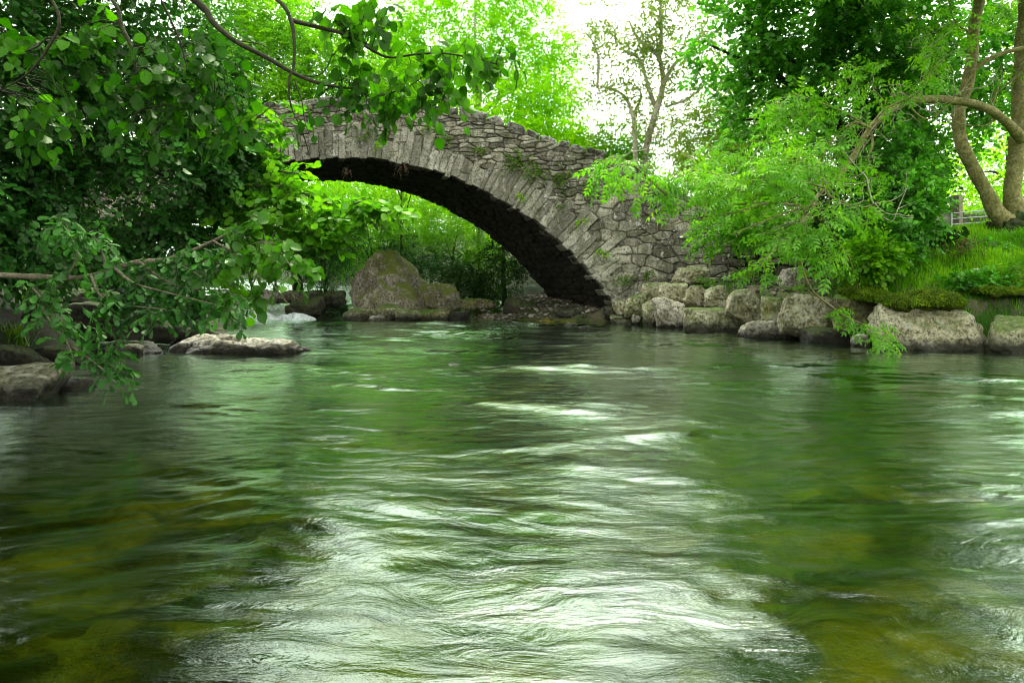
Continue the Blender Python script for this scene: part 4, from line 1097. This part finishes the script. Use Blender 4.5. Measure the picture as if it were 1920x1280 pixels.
V = V + np.stack([X, Y, ground_z(X, Y) + sz * .2], -1)[:, None, :]
Fq = (IF[None] + (np.arange(n) * len(IV))[:, None, None]).reshape(-1, 3)
t = NT('gravel_stone'); tn = t.attr('tint'); t.principled(t.ramp(tn, [(0., (.025, .022, .014)), (.7, (.10, .09, .06)), (1., (.30, .27, .2))]), .9)
tag(link('gravel', mesh('gravel', V.reshape(-1, 3), Fq, t.m, {'tint': np.repeat(rs.uniform(0, 1, n), len(IV))}, False)), kind='stuff')

# mossy turf hanging over the top of the rocks
def moss_cap(name, px, py, D, w, h, dep, seed, lab):
    V = rock_shape(at(px, py, D), (w, dep, h), seed, planes=10, p=7, rough=.12)
    o = empty(name, at(px, py, D)); tag(o, lab, 'moss', 'cushions of moss on the bank boulders')
    link('cushion', mesh('cushion', V, ICO_F, M['mossbody']), o)
    rs = np.random.RandomState(seed)
    i = rs.choice(len(V), 9000); Pn = V[i] + rs.normal(size=(9000, 3)) * .012; Nn = ICO_V[i]; kp = Nn[:, 2] > -.25
    Pn, Nn = Pn[kp], Nn[kp]
    f = Foliage(); f.add(Pn, unit(Nn * .6 + rs.normal(size=Pn.shape) * .4 + [0, -.1, -.45]), unit(Nn + rs.normal(size=Pn.shape) * .3), rs.uniform(.018, .05, len(Pn)), np.clip(fbm(Pn * 5, 2) * .6 + .4 + rs.normal(size=len(Pn)) * .15, 0, 1))
    f.build('strands', 'lance', M['moss'], o)
M['mossbody'] = simple_mat('moss_mat', (.02, .035, .003), (.06, .085, .007), 14., .95, .8, .1)
moss_cap('moss_cushion', 1728, 566, 10.85, 1.3, .30, .75, 201, 'yellowish moss capping the huge tan boulder')
moss_cap('moss_cushion', 1625, 556, 11.6, .75, .32, .7, 202, 'deep green mossy hummock over the brown boulder')
moss_cap('moss_cushion', 1895, 545, 11.0, 1.2, .12, .8, 203, 'thin mossy turf over the dark overhanging slab')

# ------------------------------------------------------------------ plants rooted in the bridge masonry
GP = 'small plants rooted in the bridge masonry'
def bridge_plant(px, py, r, n, mat, lab, tpl='simple', leaf=.075, name='fern_tuft', hang=.7):
    X = (px - CX) * FY / F; c = at(px, py, FY); c[1] = face_y(np.array([c[0]]))[0] - .03
    seed = int(px * 7 + py); rs = np.random.RandomState(seed)
    o = empty(name, c); tag(o, lab, 'plant', GP)
    f = Foliage()
    O = c + rs.normal(size=(n, 3)) * np.array([r * .8, .012, r * .62]); O[:, 1] = face_y(O[:, 0]) - rs.uniform(.07, .16, n)
    f.sprays(O, unit(rs.normal(size=(n, 3)) * [1, .3, .6] + [0, -.8, -.1]), .15, 6, leaf, rs, hang, twig=.0025)
    f.build('leaves', tpl, M[mat], o, M['dry'])
for a in [
 (690,250,.10,16,'fern','fern tuft high above the crown of the arch'), (664,238,.06,8,'fern','tiny fern above the crown beside the bigger tuft'),
 (712,268,.06,8,'bright','pale cress-like plant on the arch ring crown'), (803,240,.09,14,'fern','fern tuft under the parapet beside the hazel leaves'),
 (841,261,.08,12,'fern','round green tuft at the top edge of the arch ring'), (902,280,.11,16,'fern','fern tuft above the arch ring halfway down'),
 (968,298,.22,46,'fern','dense patch of fern spreading over the spandrel masonry'), (1003,318,.20,36,'fern','trailing fern below the dense patch'),
 (1052,332,.22,34,'fern','loose fern patch near the lower spandrel'), (1100,350,.16,18,'fern','sparse fern by the ash leaves on the spandrel'),
 (1048,384,.06,8,'fern','single fern on the arch ring above the vault shade'), (1085,412,.07,8,'bright','pale sprig on the lower arch ring'),
 (980,365,.05,7,'bright','tiny bright sprig between two arch stones'), (1170,524,.16,20,'fern','spidery fern at the foot of the arch ring'),
 (1124,470,.08,8,'bright','yellow-green sprig low on the arch ring'), (1212,512,.10,12,'fern','pale herb at the base of the bridge wall')]:
    bridge_plant(*a)
for a in [(757,312,.08,12,'dry','dry brown root cluster hanging under the crown of the arch'), (655,318,.05,7,'dry','thin dry root wisp hanging under the crown of the arch')]:
    bridge_plant(*a, 'narrow', .05, 'dry_tuft', 1.6)

# ------------------------------------------------------------------ the shaded left bank: oak, alder, hazel
oak = empty('oak_tree', (-8.6, 8.2, .9)); tag(oak, 'dark leafy oak filling the shaded bank, its low branch reaching over the water', 'tree')
limb('trunk', [(-8.6,8.2,.4), (-8.3,8.1,2.5), (-8.0,7.6,5.0), (-7.6,7.2,8.)], .45, .2, M['bark_dark'], oak, 14, 8)
lowb = limb('branch', [(-8.4,8.1,2.0), (-6.4,6.4,1.5)] + pl([(-120,508),(0,516),(70,519),(125,522),(170,517),(215,503),(262,491),(310,487),(350,474),(400,452),(446,430)], 5.1, 4.9), .07, [.08,.045,.026,.023,.022,.021,.020,.019,.018,.016,.014,.011,.008], M['bark_oak'], oak, 10, 6, .08, 9)
osub = [[(125,520),(145,480),(130,440),(120,410)], [(170,517),(185,550),(215,570),(260,575),(310,580)], [(215,503),(250,530),(300,545),(360,560),(420,575)], [(262,491),(300,520),(350,540),(430,545)],
        [(80,545),(82,580),(100,610),(125,640),(140,680)], [(125,640),(150,660),(190,690),(220,720)], [(60,540),(75,556),(78,570),(82,590)], [(310,487),(345,500),(380,520)], [(350,474),(390,490),(440,500),(480,520)], [(200,508),(190,470),(175,440)], [(400,452),(430,470),(460,500)]]
osk = [lowb[len(lowb)//3:]]
for i, s_ in enumerate(osub):
    osk.append(limb('branch', pl(s_, 4.95, 4.85 - .1 * (i % 3)), .011, .004, M['bark_oak'], oak, 6, 5, .06, i))
rs = np.random.RandomState(81)
f = Foliage()
sp = np.concatenate(osk[1:] + [lowb[-30:]]); O = sp[rs.choice(len(sp), 150)] + rs.normal(size=(150, 3)) * .03
f.sprays(O, unit(rs.normal(size=O.shape) * [1, .7, .6] + [.2, -.2, -.25]), .12, 6, .070, rs, .5, 55, twig=.0022)
P_, d = scatter([ell(240,560,4.95,110,50,.25), ell(350,560,5.,90,45,.25), ell(215,700,4.8,36,40,.12,.8), ell(150,600,5.,60,40,.2,.4), ell(420,560,5.2,60,45,.25), ell(140,440,5.2,70,50,.3), ell(200,655,4.9,50,30,.12,.8)], 170, rs, .1, 2.2, .7)
f.sprays(P_, unit(rs.normal(size=P_.shape) * [1, .7, .6] + [.1, -.2, -.3]), .12, 6, .070, rs, .5, 55, twig=.0022)
f.build('low_leaves', 'oak', M['oak'], oak, M['bark_oak'])
tip = [limb('branch', pl(s_, 4.9, 4.6), .010, .003, M['bark_oak'], oak, 6, 6, .06, 20 + i) for i, s_ in enumerate([[(440,434),(490,450),(530,480),(565,530)], [(400,452),(450,480),(500,520),(540,570)], [(350,474),(400,500),(440,540),(470,580)]])]
P_, d = scatter([ell(500,470,4.75,85,55,.25), ell(440,530,4.75,70,50,.2), ell(540,520,4.7,50,50,.2), ell(470,425,4.8,60,24,.15)], 62, rs, .0, 2.5, .8)
f = Foliage(); allt = np.concatenate(tip)
for q in P_:
    a = allt[np.argmin(((allt - q) ** 2).sum(1))]; f.tw.append(([a, (a + q) / 2 + [0, 0, .02], q], .0028, .0016))
f.sprays(P_, unit(rs.normal(size=P_.shape) * [1, .6, .6] + [.3, -.1, -.25]), .14, 5, .074, rs, .5, 55, flat=.9, twig=.002)
f.build('tip_leaves', 'hazel', M['tip'], oak, M['bark_oak'])
oels = [ell(130,330,7.6,190,130,.9), ell(60,450,7.,140,90,.7), ell(310,330,8,130,110,.8), ell(400,250,8.4,110,110,.7), ell(230,200,7.8,170,120,.8), ell(40,180,7,150,160,.8), ell(330,130,8.4,150,110,.8), ell(250,420,8.2,130,70,.6), ell(110,60,7.4,220,110,1.), ell(380,400,8.6,80,70,.5), ell(470,330,9.0,70,70,.5), ell(-60,330,6.5,110,250,.8)]
for e in oels[:8]:
    a = np.array([-8.1, 7.8, 3.2]); limb('limb', [a, (a + e[0]) / 2 + [0, 0, .3], e[0]], .07, .012, M['bark_dark'], oak, 7, 6)
P_, d = scatter(oels, 3600, rs, .05, 1.3, .45)
f = Foliage(); f.sprays(P_, unit(d * .5 + rs.normal(size=P_.shape) * [.7, .7, .4] + [.1, -.2, -.1]), .24, 7, .074, rs, .3, 50, flat=.3, twig=.003)
f.build('crown', 'ovate', M['oak'], oak, M['bark_oak'])
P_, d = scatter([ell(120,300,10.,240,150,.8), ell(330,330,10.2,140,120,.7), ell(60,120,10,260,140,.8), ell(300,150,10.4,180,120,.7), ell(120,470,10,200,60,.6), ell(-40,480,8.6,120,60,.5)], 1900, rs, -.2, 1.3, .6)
f = Foliage(); f.sprays(P_, d * .5 + rs.normal(size=P_.shape) * .7, .34, 8, .095, rs, .35); f.build('inner_shade_backing', 'simple', M['dark'], oak)  # darker leaf copy as backing: shade inside the oak put into its colour
# unseen canopy added above the frame to shade the pool and darken its reflections
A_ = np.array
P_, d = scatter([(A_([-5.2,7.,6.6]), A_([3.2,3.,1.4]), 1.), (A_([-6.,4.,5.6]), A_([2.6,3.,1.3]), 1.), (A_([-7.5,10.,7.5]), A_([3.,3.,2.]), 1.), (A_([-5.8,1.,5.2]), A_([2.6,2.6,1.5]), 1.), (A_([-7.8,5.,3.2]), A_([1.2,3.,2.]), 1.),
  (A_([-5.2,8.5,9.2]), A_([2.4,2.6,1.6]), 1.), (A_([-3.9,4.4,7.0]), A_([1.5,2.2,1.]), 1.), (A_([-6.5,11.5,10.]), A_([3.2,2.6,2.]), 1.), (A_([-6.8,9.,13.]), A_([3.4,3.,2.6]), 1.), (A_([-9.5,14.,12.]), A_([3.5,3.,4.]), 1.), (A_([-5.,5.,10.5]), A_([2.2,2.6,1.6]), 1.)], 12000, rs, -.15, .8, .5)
f = Foliage(); f.sprays(P_, d + rs.normal(size=P_.shape) * .5, .45, 6, .20, rs, .3); f.build('shading_crown', 'simple', M['dark'], oak)
for e in [(-5.2,7.,6.4), (-6.,4.,5.4), (-5.8,1.2,5.0)]:
    limb('limb', [(-7.9,7.5,5.2), ((-7.9 + e[0]) / 2, (7.5 + e[1]) / 2, 6.2), e], .13, .03, M['bark_dark'], oak, 8, 6)  # limbs added for the unseen canopy alone

alder = empty('alder_tree', (-6.9, 9.6, .8)); tag(alder, 'young alder with fresh green leaves spreading in front of the arch', 'tree')
limb('trunk', [(-6.9,9.6,.3), (-6.2,9.3,1.6), (-5.5,9.0,2.6), (-5.0,8.8,3.4)], .09, .04, M['bark_dark'], alder, 10, 8)
asub = [[(250,420),(380,360),(450,350),(525,350),(560,372)], [(400,390),(470,400),(540,430),(600,470)], [(470,330),(560,360),(640,390),(700,400),(752,395)], [(540,430),(600,440),(640,450)], [(450,300),(520,320),(560,325)],
        [(300,330),(400,270),(470,230),(520,190)], [(420,430),(500,470),(580,490)], [(600,375),(650,385),(690,372)]]
ask = []
for i, s_ in enumerate(asub):
    ask.append(limb('branch', pl(s_, 8.9, 8.2), .022, .006, M['bark_oak'], alder, 6, 6, .05, i))
f = Foliage(); sp = np.concatenate([p[len(p)//4:] for p in ask]); O = sp[rs.choice(len(sp), 240)] + rs.normal(size=(240, 3)) * .06
f.sprays(O, unit(rs.normal(size=O.shape) * [1, .7, .6] + [.35, -.2, .05]), .22, 6, .105, rs, .25, 50, twig=.003)
P_, d = scatter([ell(500,395,8.5,90,60,.5), ell(590,420,8.3,90,45,.45), ell(690,400,8.2,80,24,.3,.8), ell(470,290,8.8,70,60,.5), ell(440,440,8.5,80,50,.5), ell(560,470,8.4,60,40,.4), ell(510,225,9,60,45,.4,.7), ell(620,440,8.3,60,40,.3)], 430, rs, .12, 1.8, .6)
f.sprays(P_, unit(rs.normal(size=P_.shape) * [1, .7, .6] + [.3, -.2, .05]), .22, 6, .105, rs, .25, 50, twig=.003)
f.build('crown', 'ovate', M['alder'], alder, M['bark_oak'])

# hazel overhead: trunk stands out of the frame, dark branches hang across the corner
hz = empty('hazel_tree', (-4.9, 2.2, .6)); tag(hz, 'hazel whose dark twigs and round leaves hang across the upper corner', 'tree')
limb('trunk', [(-4.9,2.2,.2), (-4.6,2.3,1.6), (-4.2,2.4,2.8), (-3.8,2.5,3.6)], .12, .06, M['bark_dark'], hz, 10, 8)
hb = [
 ([(-600,-420),(-100,-260),(200,-110),(365,0),(400,42),(440,76),(500,108),(560,142),(615,160),(660,166)], .018, .004, 2.7),
 ([(-400,-330),(0,-200),(120,-80),(210,0),(228,50),(250,98),(255,140),(266,205)], .011, .004, 2.6),
 ([(200,-110),(420,-60),(520,0),(545,38),(552,80),(550,128),(542,150),(546,200),(566,245),(580,290)], .009, .002, 2.6),
 ([(545,38),(600,52),(650,66),(690,90),(730,108),(780,102),(830,100),(880,108),(930,120)], .008, .002, 2.65),
 ([(440,76),(490,84),(510,100)], .003, .001, 2.7),
 ([(0,-200),(60,-60),(110,30),(90,90),(50,140),(0,170)], .008, .002, 2.4),
 ([(560,142),(600,140),(622,105),(620,70)], .003, .001, 2.7),
 ([(-350,-120),(-150,20),(0,95),(60,92),(90,70)], .006, .002, 2.4),
 ([(660,166),(700,180),(760,165),(800,140)], .004, .0015, 2.7),
 ([(552,150),(566,190),(572,230),(585,262)], .003, .001, 2.6),
 ([(0,-200),(250,-60),(330,60),(360,150),(420,190)], .006, .002, 2.8),
]
hsk = []
for i, (s_, r0, r1, D) in enumerate(hb):
    hsk.append(limb('branch', pl(s_, D), r0, r1, M['bark_dark'], hz, 7, 7, .08, i))
f = Foliage()
P_, d = scatter([ell(890,100,2.65,95,42,.10,1.), ell(790,110,2.65,60,40,.10,.8), ell(720,180,2.7,110,45,.12,1.), ell(650,150,2.7,50,50,.1,.8), ell(130,90,2.5,170,110,.25,.75), ell(300,150,2.7,110,130,.2,.65), ell(60,210,2.6,110,60,.2,.5), ell(640,40,2.65,60,40,.1,.55), ell(720,60,2.7,60,35,.1,.6), ell(410,190,2.8,60,60,.12,.6), ell(560,230,2.6,30,60,.06,.4), ell(720,10,2.6,60,20,.08,.5), ell(830,165,2.7,50,30,.08,.6), ell(380,60,2.8,80,60,.15,.5)], 265, rs, .0, 2.5, .8)
# short twigs join each leaf spray to the branch that carries it
allb = np.concatenate(hsk)
for q in P_:
    j = np.argmin(((allb - q) ** 2).sum(1)); a = allb[j]; L_ = np.linalg.norm(a - q)
    if .03 < L_ < .6: f.tw.append(([a, (a + q) / 2 + [0, 0, .12 * L_], q], .0022, .0012))
f.sprays(P_, unit(rs.normal(size=P_.shape) * [1, .5, .6] + [.3, -.1, -.3]), .10, 4, .051, rs, .6, 55, flat=1.1, twig=.0014)
f.build('leaves', 'hazel', M['hazel'], hz, M['bark_dark'])
# the hazel's upper leaves, above the frame
P_, d = scatter([(np.array([-3.2, 2.6, 3.5]), np.array([1.6, 1.4, .5]), 1.)], 420, rs, 0., 1.)
f = Foliage(); f.sprays(P_, d + rs.normal(size=P_.shape), .14, 4, .08, rs, .4); f.build('upper_leaves', 'ovate', M['hazel'], hz)

# sedge tuft on the dark bank
for (px, py, D, lab) in [(22, 650, 8.6, 'drooping sedge tuft on the shaded rocks at the frame edge'), (70, 560, 10.5, 'dim fern clump on the dark layered ledge')]:
    c = at(px, py, D); o = empty('sedge_tuft', c); tag(o, lab, 'plant')
    n = 260; V, Fq, tn = blades(c[0] + rs.normal(size=n) * .08, c[1] + rs.normal(size=n) * .08, np.full(n, c[2]), rs.uniform(.18, .42, n), rs, 1.3, .006)
    link('blades', mesh('blades', V, Fq, M['fern'], {'tint': tn}), o)

# ------------------------------------------------------------------ light and sky
sun_el, sun_az = R(62), R(14)       # azimuth from +Y clockwise: high beyond the bridge, a little to the right
W = bpy.data.worlds.new("World"); S.world = W; W.use_nodes = True
nt = W.node_tree; nt.nodes.clear()
sky = nt.nodes.new('ShaderNodeTexSky'); sky.sky_type = 'NISHITA'; sky.sun_disc = False
sky.sun_elevation = sun_el; sky.sun_rotation = sun_az; sky.dust_density = 6.; sky.air_density = 1.2; sky.ozone_density = 1.
hs = nt.nodes.new('ShaderNodeHueSaturation'); hs.inputs['Saturation'].default_value = .16; hs.inputs['Value'].default_value = 3.4
bg = nt.nodes.new('ShaderNodeBackground'); bg.inputs['Strength'].default_value = .15
wo = nt.nodes.new('ShaderNodeOutputWorld')
ov = nt.nodes.new('ShaderNodeMix'); ov.data_type = 'RGBA'; ov.blend_type = 'ADD'; ov.inputs[0].default_value = 1.0      # even overcast added to the clear-sky gradient
ov.inputs[7].default_value = (13., 13.5, 12.5, 1)
nt.links.new(sky.outputs[0], hs.inputs['Color']); nt.links.new(hs.outputs[0], ov.inputs[6]); nt.links.new(ov.outputs[2], bg.inputs[0]); nt.links.new(bg.outputs[0], wo.inputs[0])
ld = bpy.data.lights.new('sun', 'SUN'); ld.energy = 3.2; ld.angle = R(12); ld.color = (1., .96, .88)
so = bpy.data.objects.new('sun', ld); COL.objects.link(so)
dv = Vector((math.sin(sun_az) * math.cos(sun_el), math.cos(sun_az) * math.cos(sun_el), math.sin(sun_el)))
so.rotation_euler = dv.to_track_quat('Z', 'Y').to_euler(); so.location = (6, -4, 20)

cd = bpy.data.cameras.new('camera'); cd.sensor_width = 36; cd.lens = 24; cd.clip_end = 2000; cd.clip_start = .05
cd.shift_y = -(640 - HY) / 1920
co = bpy.data.objects.new('camera', cd); COL.objects.link(co); co.location = (0, 0, CAM_Z); co.rotation_euler = (R(90), 0, 0)
S.camera = co
S.view_settings.view_transform = 'Standard'; S.view_settings.look = 'None'; S.view_settings.exposure = 0
S.render.engine = 'CYCLES'
c = S.cycles
c.filter_width = 1.05
c.use_denoising = True; c.max_bounces = 7; c.diffuse_bounces = 3; c.glossy_bounces = 3; c.transmission_bounces = 4; c.transparent_max_bounces = 6
c.caustics_reflective = False; c.caustics_refractive = False; c.sample_clamp_indirect = 6
